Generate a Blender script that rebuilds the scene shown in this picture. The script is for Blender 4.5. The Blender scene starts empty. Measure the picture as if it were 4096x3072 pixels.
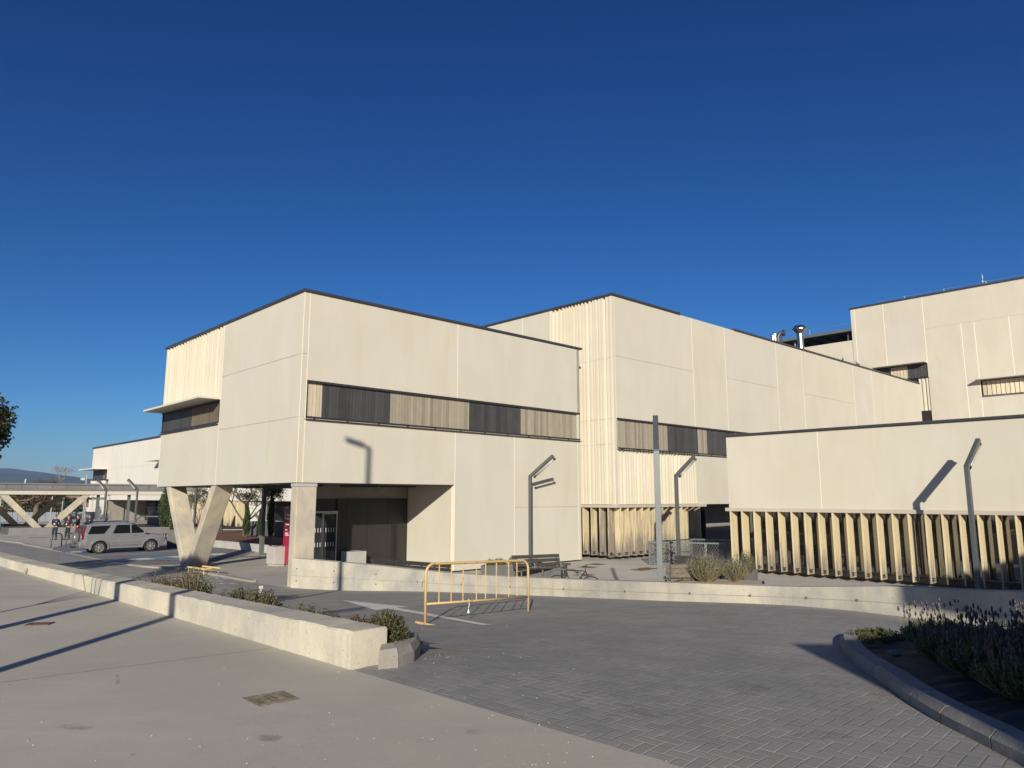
# Hospital buildings, driveway and plaza under a low winter sun
SKY_ALT, SKY_AIR, SKY_DUST, SKY_OZ, SKY_STR = 600, 1.0, 0.5, 6.0, .085
SKY_POW, SKY_TINT = (1.95, 1.5, 1.3), (.155, .286, .43)
SUN_STR, EXPO = 4.7, .38
CANK, CANT, PIL, PILW = (5.73, 3.1), .6, (3.0, 1.45), 2.0
HAZE = 1.1e-4
import bpy, math, random
import numpy as np
from mathutils import Vector, Matrix
random.seed(7)
R = math.radians
sc = bpy.context.scene
col = sc.collection
CAMZ = 3.0
F_PX, PITCH = 2880.0, R(8.96)
cP, sP = math.cos(PITCH), math.sin(PITCH)
SUN_AZ, SUN_EL = R(3.2), R(19.0)       # direction the light travels towards, and height of the sun

# ---------------------------------------------------------------- surveying: from a sighting to a real position
def sight(u, v):
    """slopes x/y and z/y of the sight line (u, v in the 4096x3072 survey picture)"""
    yy = F_PX*cP - (1536-v)*sP
    return (u-2048)/yy, (F_PX*sP + (1536-v)*cP)/yy
def at_z(u, v, z=0.0):
    rx, rz = sight(u, v); y = (z-CAMZ)/rz
    return Vector((rx*y, y, z))
def at_y(u, v, y):
    rx, rz = sight(u, v)
    return Vector((rx*y, y, CAMZ+rz*y))
class Fac:
    def __init__(s, P, d, out):
        s.P = Vector(P).to_2d(); s.d = Vector(d).normalized(); s.n = Vector((s.d.y, -s.d.x))
        if s.n.dot(Vector(out)) < 0: s.n = -s.n
    def pt(s, a, z, o=0.0):
        p = s.P + s.d*a + s.n*o
        return Vector((p.x, p.y, z))
    def hit(s, u, v):
        rx, rz = sight(u, v)
        # P + d a = (rx y, y)
        a = (rx*s.P.y - s.P.x)/(s.d.x - rx*s.d.y)
        y = s.P.y + s.d.y*a
        return a, CAMZ+rz*y
    def S(s, u, v): return s.hit(u, v)[0]
    def Z(s, u, v): return s.hit(u, v)[1]

# ---------------------------------------------------------------- materials
def new_mat(name):
    m = bpy.data.materials.new(name); m.use_nodes = True
    nt = m.node_tree; b = nt.nodes['Principled BSDF']
    return m, nt, b
class NG:
    def __init__(s, nt): s.nt = nt
    def n(s, t, **k):
        x = s.nt.nodes.new(t)
        for a, b in k.items(): setattr(x, a, b)
        return x
    def l(s, a, b): s.nt.links.new(a, b)
    def m(s, op, a, b=None, c=None):
        x = s.n('ShaderNodeMath', operation=op)
        for i, q in enumerate((a, b, c)):
            if q is None: continue
            if isinstance(q, (int, float)): x.inputs[i].default_value = q
            else: s.l(q, x.inputs[i])
        return x.outputs[0]
    def noise(s, scale, vec=None, detail=4, rough=.6, stretch=None):
        if vec is None: vec = s.coord()
        if stretch:
            mp = s.n('ShaderNodeMapping'); mp.inputs['Scale'].default_value = stretch
            s.l(vec, mp.inputs[0]); vec = mp.outputs[0]
        x = s.n('ShaderNodeTexNoise'); x.inputs['Scale'].default_value = scale
        x.inputs['Detail'].default_value = detail; x.inputs['Roughness'].default_value = rough
        s.l(vec, x.inputs['Vector']); return x.outputs['Fac']
    def coord(s):
        if not hasattr(s, 'c'): s.c = s.n('ShaderNodeNewGeometry').outputs['Position'] if s.world else s.n('ShaderNodeTexCoord').outputs['Object']
        return s.c
    world = False
    def ramp(s, fac, stops):
        x = s.n('ShaderNodeValToRGB'); e = x.color_ramp.elements
        while len(e) < len(stops): e.new(.5)
        for i, (p, c) in enumerate(stops):
            e[i].position = p; e[i].color = (*c, 1) if len(c) == 3 else c
        s.l(fac, x.inputs[0]); return x.outputs[0]
    def mix(s, fac, a, b, bt='MIX'):
        x = s.n('ShaderNodeMix', data_type='RGBA', blend_type=bt)
        for i, q in ((0, fac), (6, a), (7, b)):
            if isinstance(q, (int, float)): x.inputs[i].default_value = q
            elif isinstance(q, tuple): x.inputs[i].default_value = (*q, 1)
            else: s.l(q, x.inputs[i])
        return x.outputs[2]
    def rng(s, v, a, b, c=0., d=1.):
        x = s.n('ShaderNodeMapRange'); s.l(v, x.inputs[0])
        for i, q in enumerate((a, b, c, d)): x.inputs[i+1].default_value = q
        return x.outputs[0]
    def bump(s, b, h, strength, dist=.01):
        x = s.n('ShaderNodeBump'); x.inputs['Strength'].default_value = strength; x.inputs['Distance'].default_value = dist
        s.l(h, x.inputs['Height']); s.l(x.outputs[0], b.inputs['Normal'])
def mul(c, k): return tuple(min(1, x*k) for x in c)
def simple(name, c, rough=.7, metal=0., var=.12, scale=3., bump=0., bscale=60., tint=0., streak=0., spec=None, world=False, coat=0.):
    m, nt, b = new_mat(name); g = NG(nt); g.world = world
    f = g.noise(scale, detail=5)
    cc = g.mix(g.rng(f, .3, .7), mul(c, 1-var), mul(c, 1+var))
    if streak:
        f2 = g.noise(4, stretch=(1, 1, .12), detail=6)
        cc = g.mix(g.rng(f2, .45, .75), cc, mul(c, 1-streak))
    if tint:
        a = g.n('ShaderNodeAttribute', attribute_name='tint')
        cc = g.mix(1., cc, g.ramp(a.outputs['Fac'], [(0, (1-tint,)*3), (1, (1.0,)*3)]), 'MULTIPLY')
    g.l(cc, b.inputs['Base Color'])
    b.inputs['Roughness'].default_value = rough; b.inputs['Metallic'].default_value = metal
    if spec is not None: b.inputs['Specular IOR Level'].default_value = spec
    if coat: b.inputs['Coat Weight'].default_value = coat; b.inputs['Coat Roughness'].default_value = .08
    if bump: g.bump(b, g.noise(bscale, detail=6), bump, .01)
    return m

def mat_panel(name, c, dirt=.10):
    """precast facade panels: per-panel tone, soft cloudy weathering, faint vertical runs"""
    m, nt, b = new_mat(name); g = NG(nt); g.world = True
    a = g.n('ShaderNodeAttribute', attribute_name='tint').outputs['Fac']
    cool = (c[0]*.90, c[1]*.93, c[2]*1.0)
    base = g.mix(a, mul(c, .96), cool)
    cl = g.noise(.45, detail=6, rough=.55)
    base = g.mix(g.rng(cl, .38, .66, 0, .85), base, mul(c, 1-dirt))
    st = g.noise(1.6, stretch=(1, 1, .16), detail=7, rough=.65)
    base = g.mix(g.rng(st, .52, .76, 0, .7), base, (c[0]*.86, c[1]*.83, c[2]*.78))
    st3 = g.noise(.8, stretch=(1, 1, .35), detail=5)
    base = g.mix(g.rng(st3, .5, .75, 0, .45), base, (c[0]*1.04, c[1]*1.05, c[2]*1.09))
    fine = g.noise(22, detail=8, rough=.75)
    base = g.mix(g.rng(fine, .35, .7, 0, .16), base, mul(c, .72))
    spots = g.noise(3.2, detail=1)
    base = g.mix(g.rng(spots, .80, .84, 0, .25), base, mul(c, .5))
    g.l(base, b.inputs['Base Color']); b.inputs['Roughness'].default_value = .85
    b.inputs['Specular IOR Level'].default_value = .25
    g.bump(b, g.noise(35, detail=6), .25, .006)
    return m
def mat_concrete(name, c, dark, yel, pits=.5, sc_=1.0):
    m, nt, b = new_mat(name); g = NG(nt); g.world = True
    cl = g.noise(1.1*sc_, detail=8, rough=.62)
    base = g.mix(g.rng(cl, .36, .66), c, dark)
    y = g.noise(.7*sc_, detail=4, vec=None, stretch=(1, 1.3, .8))
    base = g.mix(g.rng(y, .46, .66, 0, .8), base, yel)
    st = g.noise(5*sc_, stretch=(1, 1, .13), detail=7, rough=.7)
    base = g.mix(g.rng(st, .55, .78, 0, .55), base, mul(dark, .7))
    p = g.noise(26*sc_, detail=3, rough=.5)
    pit = g.rng(p, .66, .72)
    base = g.mix(g.m('MULTIPLY', pit, pits), base, mul(dark, .45))
    fine = g.noise(60, detail=6, rough=.8)
    base = g.mix(g.rng(fine, .3, .75, 0, .22), base, mul(dark, .6))
    g.l(base, b.inputs['Base Color']); b.inputs['Roughness'].default_value = .9
    b.inputs['Specular IOR Level'].default_value = .25
    h = g.m('SUBTRACT', g.noise(18*sc_, detail=8), g.m('MULTIPLY', pit, .35))
    g.bump(b, h, .5, .012)
    return m
def mat_plaza():
    m, nt, b = new_mat('plaza_concrete'); g = NG(nt); g.world = True
    c = (.465, .440, .370)
    cl = g.noise(.33, detail=7, rough=.6)
    base = g.mix(g.rng(cl, .35, .68), c, (.375, .355, .300))
    wp = g.noise(.9, stretch=(.5, 1.7, 1), detail=7, rough=.7)
    base = g.mix(g.rng(wp, .5, .75, 0, .6), base, (.545, .515, .43))
    dk = g.noise(.8, stretch=(.35, 1.5, 1), detail=5, rough=.6)
    base = g.mix(g.rng(dk, .6, .78, 0, .7), base, (.30, .293, .27))
    sp = g.noise(30, detail=4, rough=.7)
    base = g.mix(g.rng(sp, .62, .75, 0, .35), base, (.2, .19, .18))
    for sc_, th, cc_ in ((2.2, .035, (.17, .165, .16)), (5.5, .022, (.52, .50, .43)), (9., .045, (.20, .19, .18))):
        v = g.n('ShaderNodeTexVoronoi'); v.inputs['Scale'].default_value = sc_; g.l(g.coord(), v.inputs['Vector'])
        base = g.mix(g.rng(v.outputs['Distance'], th, th*.6, 0, .75), base, cc_)
    ck = g.noise(1.1, detail=9, rough=.72, stretch=(1, .8, 1)); base = g.mix(g.m('MULTIPLY', g.rng(g.m('ABSOLUTE', g.m('SUBTRACT', ck, .5)), .006, .0), g.rng(g.noise(.25), .5, .6, 0, .5)), base, (.25, .24, .22))
    f = g.noise(90, detail=4, rough=.8)
    base = g.mix(g.rng(f, .3, .8, 0, .3), base, (.55, .52, .45))
    g.l(base, b.inputs['Base Color']); b.inputs['Roughness'].default_value = .8
    b.inputs['Specular IOR Level'].default_value = .35
    g.bump(b, g.noise(55, detail=8, rough=.7), .35, .006)
    return m
def mat_pavers():
    """herringbone block paving with sandy joints"""
    m, nt, b = new_mat('herringbone_pavers'); g = NG(nt); g.world = True
    mp = g.n('ShaderNodeMapping'); mp.inputs['Rotation'].default_value = (0, 0, R(43)); mp.inputs['Scale'].default_value = (10, 10, 10)
    g.l(g.coord(), mp.inputs[0])
    wn = g.n('ShaderNodeTexNoise'); wn.inputs['Scale'].default_value = 3.5; g.l(g.coord(), wn.inputs['Vector'])
    off = g.n('ShaderNodeVectorMath', operation='MULTIPLY_ADD'); g.l(wn.outputs['Color'], off.inputs[0])
    off.inputs[1].default_value = (.16, .16, 0); g.l(mp.outputs[0], off.inputs[2])
    sp = g.n('ShaderNodeSeparateXYZ'); g.l(off.outputs[0], sp.inputs[0])
    x, y = sp.outputs[0], sp.outputs[1]
    ix, iy = g.m('FLOOR', x), g.m('FLOOR', y); fx, fy = g.m('SUBTRACT', x, ix), g.m('SUBTRACT', y, iy)
    k = g.m('FLOORED_MODULO', g.m('SUBTRACT', ix, iy), 4.)
    def eq(q): return g.m('COMPARE', k, float(q), .1)
    dl = g.m('ADD', fx, eq(1)); dr = g.m('ADD', g.m('SUBTRACT', 1., fx), eq(0))
    dt = g.m('ADD', g.m('SUBTRACT', 1., fy), eq(3)); db = g.m('ADD', fy, eq(2))
    d = g.m('MINIMUM', g.m('MINIMUM', dl, dr), g.m('MINIMUM', dt, db))
    # id of the block: cell shifted to its first half
    bx = g.m('SUBTRACT', ix, eq(1)); by = g.m('SUBTRACT', iy, eq(2))
    cb = g.n('ShaderNodeCombineXYZ'); g.l(bx, cb.inputs[0]); g.l(by, cb.inputs[1])
    wh = g.n('ShaderNodeTexWhiteNoise', noise_dimensions='2D'); g.l(cb.outputs[0], wh.inputs['Vector'])
    base = g.mix(wh.outputs['Value'], (.200, .207, .198), (.252, .256, .245))
    cl = g.noise(.35, detail=6); base = g.mix(g.rng(cl, .4, .72, 0, .75), base, (.30, .30, .28))
    dust = g.noise(1.2, stretch=(1, .5, 1), detail=6, rough=.7)
    base = g.mix(g.rng(dust, .58, .78, 0, .6), base, (.30, .28, .245))
    dk = g.noise(.9, stretch=(.3, 1.4, 1), detail=5)
    base = g.mix(g.rng(dk, .58, .76, 0, .55), base, (.165, .168, .163))
    f = g.noise(120, detail=3, rough=.8); base = g.mix(g.rng(f, .3, .75, 0, .3), base, (.26, .25, .24))
    # sandy joint, present in patches
    jp = g.noise(1.4, detail=5, rough=.7)
    jc = g.mix(g.rng(jp, .44, .64), (.20, .198, .19), (.54, .51, .45))
    jw = g.m('SUBTRACT', 1., g.rng(d, .024, .055))
    base = g.mix(jw, base, jc)
    g.l(base, b.inputs['Base Color']); b.inputs['Roughness'].default_value = .78
    b.inputs['Specular IOR Level'].default_value = .35
    h = g.m('ADD', g.rng(d, .0, .1), g.m('MULTIPLY', g.noise(70, detail=5), .35))
    g.bump(b, h, .45, .006)
    return m
def mat_fin():
    """weathered pale fins: cream board with grey runs from the top and a grey foot"""
    m, nt, b = new_mat('weathered_fin'); g = NG(nt); g.world = True
    a = g.n('ShaderNodeAttribute', attribute_name='tint').outputs['Fac']
    sx = g.n('ShaderNodeSeparateXYZ'); g.l(g.coord(), sx.inputs[0])
    base = g.mix(g.noise(2, stretch=(3, 3, .5), detail=5), (.52, .445, .27), (.60, .525, .35))
    st = g.noise(9, stretch=(1, 1, .06), detail=8, rough=.75)
    z = sx.outputs[2]
    foot = g.m('MULTIPLY', g.rng(z, 1.35, .3), 1.0)
    thr = g.m('ADD', g.m('ADD', st, g.m('MULTIPLY', foot, .20)), g.m('MULTIPLY', a, .27))
    gm = g.rng(thr, .60, .78)
    base = g.mix(gm, base, (.21, .185, .155))
    g.l(base, b.inputs['Base Color']); b.inputs['Roughness'].default_value = .85
    g.bump(b, st, .3, .01)
    return m
def mat_glass(name, tint=(.02, .024, .026), rough=.04):
    m, nt, b = new_mat(name); g = NG(nt)
    f = g.noise(1.3, detail=3)
    g.l(g.mix(f, tint, mul(tint, 1.6)), b.inputs['Base Color'])
    b.inputs['Roughness'].default_value = rough; b.inputs['Specular IOR Level'].default_value = .5
    return m
def mat_refl():
    m, nt, b = new_mat('solar_control_glass'); g = NG(nt)
    gl = g.n('ShaderNodeBsdfGlossy'); gl.inputs['Roughness'].default_value = .03; gl.inputs['Color'].default_value = (.75, .74, .70, 1)
    b.inputs['Base Color'].default_value = (.012, .012, .012, 1); mx = g.n('ShaderNodeMixShader'); mx.inputs[0].default_value = .36
    g.l(b.outputs[0], mx.inputs[1]); g.l(gl.outputs[0], mx.inputs[2]); g.l(mx.outputs[0], nt.nodes['Material Output'].inputs['Surface']); return m
def mat_leaf(name, a, bb, rough=.55, trans=.25):
    m, nt, b = new_mat(name); g = NG(nt)
    t = g.n('ShaderNodeAttribute', attribute_name='tint').outputs['Fac']
    c = g.mix(t, a, bb); g.l(c, b.inputs['Base Color']); b.inputs['Roughness'].default_value = rough
    tr = g.n('ShaderNodeBsdfTranslucent'); g.l(c, tr.inputs[0])
    mx = g.n('ShaderNodeMixShader'); mx.inputs[0].default_value = trans
    g.l(b.outputs[0], mx.inputs[1]); g.l(tr.outputs[0], mx.inputs[2]); g.l(mx.outputs[0], nt.nodes['Material Output'].inputs['Surface'])
    return m
def mat_rust_paint():
    m, nt, b = new_mat('rusty_yellow_paint'); g = NG(nt)
    f = g.noise(14, detail=7, rough=.7)
    base = g.mix(g.rng(g.noise(4, detail=4), .35, .7), (.55, .37, .14), (.54, .41, .21))
    base = g.mix(g.rng(f, .60, .655), base, (.16, .06, .02))
    g.l(base, b.inputs['Base Color']); b.inputs['Roughness'].default_value = .5
    g.bump(b, f, .3, .004)
    return m
def mat_galv(name, c):
    m, nt, b = new_mat(name); g = NG(nt)
    v = g.n('ShaderNodeTexVoronoi'); v.inputs['Scale'].default_value = 22; g.l(g.coord(), v.inputs['Vector'])
    base = g.mix(g.rng(g.noise(2.2, stretch=(1, 1, .5), detail=5), .3, .7), c, mul(c, 1.22))
    base = g.mix(g.m('MULTIPLY', v.outputs['Distance'], .35), base, mul(c, .8))
    g.l(base, b.inputs['Base Color']); b.inputs['Metallic'].default_value = .45; b.inputs['Roughness'].default_value = .5
    return m

MT = dict(
 panel=mat_panel('cream_precast_panel', (.562, .540, .448)),
 panelL=mat_panel('pale_precast_panel', (.60, .57, .47), .07),
 panelF=mat_panel('white_precast_panel', (.66, .645, .575), .08),
 rib=mat_panel('ribbed_precast_panel', (.66, .625, .505), .12),
 seal=simple('joint_sealant', (.74, .69, .55), .6, var=.05),
 darkjoint=simple('open_joint', (.16, .13, .10), .9),
 coping=simple('dark_metal_coping', (.055, .058, .065), .45, .3, var=.1),
 frame=simple('anthracite_frame', (.035, .036, .038), .5, .2),
 core=simple('building_core', (.25, .235, .21), .9),
 slatC=simple('cream_slat', (.60, .53, .38), .6, var=.06, tint=.35, streak=.12, world=True),
 slatB=simple('beige_slat', (.36, .325, .25), .6, var=.06, tint=.38, streak=.1, world=True),
 slatD=simple('anthracite_slat', (.060, .060, .060), .5, var=.1, tint=.4, world=True),
 slatBr=simple('bronze_slat', (.17, .145, .10), .5, var=.1, tint=.4, world=True),
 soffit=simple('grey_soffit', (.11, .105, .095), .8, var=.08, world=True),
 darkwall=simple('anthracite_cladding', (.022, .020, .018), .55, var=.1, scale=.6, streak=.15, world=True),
 conc=mat_concrete('raw_concrete', (.50, .46, .37), (.36, .345, .30), (.60, .53, .37)),
 concW=mat_concrete('retaining_wall_concrete', (.47, .45, .38), (.31, .305, .28), (.57, .53, .41), .5),
 concL=mat_concrete('low_wall_concrete', (.55, .525, .43), (.38, .37, .325), (.60, .56, .43), .55),
 concG=mat_concrete('smooth_grey_concrete', (.44, .435, .415), (.36, .355, .34), (.48, .465, .43), .2),
 plaza=mat_plaza(), pavers=mat_pavers(),
 asphalt=simple('asphalt', (.17, .172, .18), .85, var=.15, scale=.7, bump=.4, bscale=90, world=True),
 terrace=simple('terrace_concrete', (.40, .385, .36), .85, var=.13, scale=.5, bump=.2, world=True),
 earth=simple('dry_ground', (.16, .13, .085), .95, var=.3, scale=.05, world=True),
 soil=simple('dark_soil', (.085, .06, .04), .95, var=.45, scale=6, bump=.8, bscale=30, world=True),
 gravel=simple('pinkish_gravel_bed', (.42, .31, .21), .95, var=.35, scale=14, bump=1., bscale=45, world=True),
 mulch=simple('brown_bark_mulch', (.13, .055, .03), .95, var=.6, scale=14, bump=1., bscale=30, world=True),
 fin=mat_fin(), glass=mat_glass('dark_window_glass'),
 galv=mat_galv('galvanised_steel', (.115, .13, .135)), galvL=mat_galv('bright_galvanised_steel', (.34, .37, .375)),
 greypaint=simple('grey_painted_steel', (.13, .145, .145), .45, .2, var=.06),
 yellow=mat_rust_paint(), yellowP=simple('faded_yellow_paint', (.62, .47, .19), .6, var=.15),
 bench=simple('dark_bench_slats', (.040, .038, .036), .5, var=.2, scale=8), benchW=simple('weathered_bench_wood', (.15, .125, .095), .7, var=.3, scale=10),
 planter=simple('grey_steel_planter', (.095, .098, .098), .5, .1, var=.12, scale=1.5, world=True, streak=.15),
 white=simple('worn_white_road_paint', (.62, .615, .59), .7, var=.2, scale=4, world=True),
 blue=simple('worn_blue_road_paint', (.12, .27, .40), .7, var=.25, scale=4, world=True),
 kerb=mat_concrete('kerb_concrete', (.33, .315, .28), (.25, .24, .22), (.38, .35, .29), .5, 1.4),
 maroon=simple('dark_maroon_sign_panel', (.12, .005, .022), .35, var=.03), crimson=simple('crimson_sign_panel', (.30, .010, .045), .35, var=.03),
 lettering=simple('white_lettering', (.8, .78, .76), .5, var=.01), steel=simple('brushed_stainless_steel', (.30, .31, .32), .28, .95, var=.1),
 rust=simple('rusty_iron_cover', (.12, .065, .05), .8, var=.3, scale=20), iron=simple('cast_iron_cover', (.20, .17, .13), .7, .3, var=.35, scale=18, bump=.6, bscale=40),
 bark=simple('grey_brown_bark', (.13, .095, .065), .9, var=.3, scale=9, bump=.8, bscale=25),
 stake=simple('wooden_stake', (.42, .31, .17), .8),
 leafDark=mat_leaf('dark_oak_leaf', (.022, .028, .010), (.055, .060, .022)), leafOlive=mat_leaf('olive_leaf', (.09, .10, .055), (.19, .19, .11)),
 leafCyp=mat_leaf('cypress_foliage', (.020, .040, .012), (.055, .085, .025), trans=.1),
 leafJun=mat_leaf('juniper_foliage', (.030, .040, .016), (.085, .085, .035), trans=.12), leafJunR=mat_leaf('reddish_shrub_foliage', (.05, .03, .018), (.12, .065, .035), trans=.12),
 leafLav=mat_leaf('lavender_foliage', (.035, .055, .014), (.115, .145, .045), trans=.15), leafLavG=mat_leaf('sage_green_foliage', (.10, .115, .06), (.24, .25, .15), trans=.15),
 flower=mat_leaf('lavender_flower', (.016, .013, .030), (.055, .042, .078), trans=.1), dry=mat_leaf('dry_stems', (.22, .17, .10), (.34, .27, .17), trans=.1),
 planter2=simple('grey_roof_metal', (.20, .205, .205), .5, .1, var=.1, scale=1., world=True, tint=.15),
 glassR=mat_refl(), wire=mat_galv('mesh_wire_steel', (.20, .215, .215)), ledge=mat_panel('weathered_ledge', (.50, .455, .385), .2),
)
# ---------------------------------------------------------------- mesh building
class MB:
    def __init__(s): s.v = []; s.f = []; s.m = []; s.t = []
    def face(s, pts, m=0, t=.5):
        n = len(s.v); s.v += [tuple(p) for p in pts]; s.f.append(tuple(range(n, n+len(pts)))); s.m.append(m); s.t.append(t)
    def quadbox(s, p, m=0, t=.5):
        """8 corners: bottom 4 counter-clockwise, top 4"""
        n = len(s.v); s.v += [tuple(q) for q in p]
        for f in ((0, 3, 2, 1), (4, 5, 6, 7), (0, 1, 5, 4), (1, 2, 6, 5), (2, 3, 7, 6), (3, 0, 4, 7)):
            s.f.append(tuple(n+i for i in f)); s.m.append(m); s.t.append(t)
    def obox(s, o, a, b, c, m=0, t=.5):
        o, a, b, c = map(Vector, (o, a, b, c))
        s.quadbox([o, o+a, o+a+b, o+b, o+c, o+a+c, o+a+b+c, o+b+c], m, t)
    def cbox(s, c, sx, sy, sz, rot=0., m=0, t=.5, M=None):
        """box centred on c"""
        M = M or Matrix.Rotation(rot, 3, 'Z')
        a, b, d = M@Vector((sx, 0, 0)), M@Vector((0, sy, 0)), M@Vector((0, 0, sz))
        s.obox(Vector(c)-(a+b+d)/2, a, b, d, m, t)
    def fbox(s, f, s0, s1, z0, z1, o0, o1, m=0, t=.5):
        s.quadbox([f.pt(s0, z0, o0), f.pt(s1, z0, o0), f.pt(s1, z0, o1), f.pt(s0, z0, o1),
                   f.pt(s0, z1, o0), f.pt(s1, z1, o0), f.pt(s1, z1, o1), f.pt(s0, z1, o1)], m, t)
    def prism(s, poly, z0, z1, m=0, t=.5, mtop=None):
        n = len(s.v); k = len(poly)
        s.v += [(p[0], p[1], z0) for p in poly] + [(p[0], p[1], z1) for p in poly]
        s.f.append(tuple(range(n+k-1, n-1, -1))); s.f.append(tuple(range(n+k, n+2*k)))
        s.m += [m, m if mtop is None else mtop]; s.t += [t, t]
        for i in range(k):
            j = (i+1) % k; s.f.append((n+i, n+j, n+k+j, n+k+i)); s.m.append(m); s.t.append(t)
    def ribbon(s, P, Q, m=0, t=.5):
        n = len(s.v); k = len(P); s.v += [tuple(p) for p in P]+[tuple(q) for q in Q]
        for i in range(k-1):
            s.f.append((n+i, n+i+1, n+k+i+1, n+k+i)); s.m.append(m); s.t.append(t)
    def tube(s, pts, r, n=8, m=0, t=.5, cap=True, square=False):
        pts = [Vector(p) for p in pts]; rr = r if isinstance(r, (list, tuple)) else [r]*len(pts)
        if square: n = 4
        base = len(s.v); up = None
        for i, p in enumerate(pts):
            d = ((pts[i+1]-p) if i == 0 else (p-pts[i-1]) if i == len(pts)-1 else (pts[i+1]-p).normalized()+(p-pts[i-1]).normalized()).normalized()
            if up is None: up = Vector((0, 0, 1)) if abs(d.z) < .9 else Vector((1, 0, 0))
            a = d.cross(up).normalized(); b = a.cross(d).normalized(); up = b
            for k in range(n):
                an = 2*math.pi*(k+(.5 if square else 0))/n
                q = p + (a*math.cos(an)+b*math.sin(an))*rr[i]*(1.414 if square else 1)
                s.v.append(tuple(q))
        for i in range(len(pts)-1):
            for k in range(n):
                k2 = (k+1) % n
                s.f.append((base+i*n+k, base+i*n+k2, base+(i+1)*n+k2, base+(i+1)*n+k)); s.m.append(m); s.t.append(t)
        if cap:
            s.f.append(tuple(base+k for k in range(n-1, -1, -1))); s.f.append(tuple(base+(len(pts)-1)*n+k for k in range(n)))
            s.m += [m, m]; s.t += [t, t]
    def lathe(s, c, prof, n=16, m=0, t=.5, M=None):
        """profile of (r, h) about the local z axis"""
        c = Vector(c); M = M or Matrix.Identity(3); base = len(s.v)
        for r, h in prof:
            for k in range(n):
                a = 2*math.pi*k/n; s.v.append(tuple(c+M@Vector((r*math.cos(a), r*math.sin(a), h))))
        for i in range(len(prof)-1):
            for k in range(n):
                k2 = (k+1) % n
                s.f.append((base+i*n+k, base+i*n+k2, base+(i+1)*n+k2, base+(i+1)*n+k)); s.m.append(m); s.t.append(t)
        s.f.append(tuple(base+k for k in range(n-1, -1, -1))); s.f.append(tuple(base+(len(prof)-1)*n+k for k in range(n)))
        s.m += [m, m]; s.t += [t, t]
    def build(s, name, mats, parent=None, local=False, smooth=False, bevel=0., seg=2, origin=None, weld=False):
        me = bpy.data.meshes.new(name)
        if not isinstance(mats, (list, tuple)): mats = [mats]
        v = np.array(s.v, dtype=float).reshape(-1, 3)
        loc = Vector((0, 0, 0))
        if parent is not None:
            if not local:
                r = parent
                while r.parent: r = r.parent
                v = v-np.array(r.location)
        elif not local:
            loc = Vector(origin) if origin is not None else Vector(((v[:, 0].min()+v[:, 0].max())/2, (v[:, 1].min()+v[:, 1].max())/2, v[:, 2].min()))
            v = v-np.array(loc)
        me.from_pydata(v.tolist(), [], s.f)
        for x in mats: me.materials.append(x)
        me.polygons.foreach_set('material_index', s.m)
        at = me.attributes.new('tint', 'FLOAT', 'FACE'); at.data.foreach_set('value', s.t)
        if smooth: me.polygons.foreach_set('use_smooth', [True]*len(s.f))
        me.update()
        o = bpy.data.objects.new(name, me); col.objects.link(o); o.location = loc
        if parent is not None: o.parent = parent
        if bevel:
            b = o.modifiers.new('bevel', 'BEVEL'); b.width = bevel; b.segments = seg; b.limit_method = 'ANGLE'; b.angle_limit = R(40)
        return o
def tag(o, label=None, cat=None, group=None, kind=None):
    if label: o['label'] = label
    if cat: o['category'] = cat
    if group: o['group'] = group
    if kind: o['kind'] = kind
    return o
def thing(name, label, cat, loc=(0, 0, 0), rz=0., group=None):
    o = bpy.data.objects.new(name, None); col.objects.link(o); o.location = loc; o.rotation_euler = (0, 0, rz)
    o.empty_display_size = .3
    return tag(o, label, cat, group)
def copy_tree(o, parent=None):
    c = o.copy(); col.objects.link(c)
    if parent is not None: c.parent = parent
    for ch in list(o.children): copy_tree(ch, c)
    return c
def structure(o): return tag(o, kind='structure')

# ---------------------------------------------------------------- camera, sky, sun
cd = bpy.data.cameras.new('camera'); cam = bpy.data.objects.new('camera', cd); col.objects.link(cam)
cam.location = (0, 0, CAMZ); cam.rotation_euler = (R(90)+PITCH, 0, 0)
cd.sensor_width = 36; cd.lens = F_PX/4096*36; cd.clip_end = 20000; cd.clip_start = .05
sc.camera = cam
w = bpy.data.worlds.new('World'); sc.world = w; w.use_nodes = True
nt = w.node_tree; bg = nt.nodes['Background']
sky = nt.nodes.new('ShaderNodeTexSky'); sky.sky_type = 'NISHITA'; sky.sun_disc = False
sky.sun_elevation = SUN_EL; sky.sun_rotation = R(180)+SUN_AZ
sky.altitude = SKY_ALT; sky.air_density = SKY_AIR; sky.dust_density = SKY_DUST; sky.ozone_density = SKY_OZ
gw_ = NG(nt); sp_ = gw_.n('ShaderNodeSeparateColor'); cb_ = gw_.n('ShaderNodeCombineColor'); nt.links.new(sky.outputs[0], sp_.inputs[0])
for i_ in range(3): nt.links.new(gw_.m('MULTIPLY', gw_.m('POWER', sp_.outputs[i_], SKY_POW[i_]), SKY_TINT[i_]), cb_.inputs[i_])   # deep winter blue
nt.links.new(cb_.outputs[0], bg.inputs[0])
bg.inputs[1].default_value = SKY_STR
sl = bpy.data.lights.new('sun', 'SUN'); sl.energy = SUN_STR; sl.angle = R(.5); sl.color = (1.0, .90, .75)
so = bpy.data.objects.new('sun', sl); col.objects.link(so)
dv = Vector((math.sin(SUN_AZ)*math.cos(SUN_EL), math.cos(SUN_AZ)*math.cos(SUN_EL), -math.sin(SUN_EL)))
so.rotation_euler = dv.to_track_quat('-Z', 'Y').to_euler(); so.location = (-3, -20, 20)
sc.view_settings.view_transform = 'Standard'; sc.view_settings.look = 'None'; sc.view_settings.gamma = 1
sc.view_settings.exposure = EXPO
sc.cycles.max_bounces = 6; sc.cycles.diffuse_bounces = 3
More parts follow.
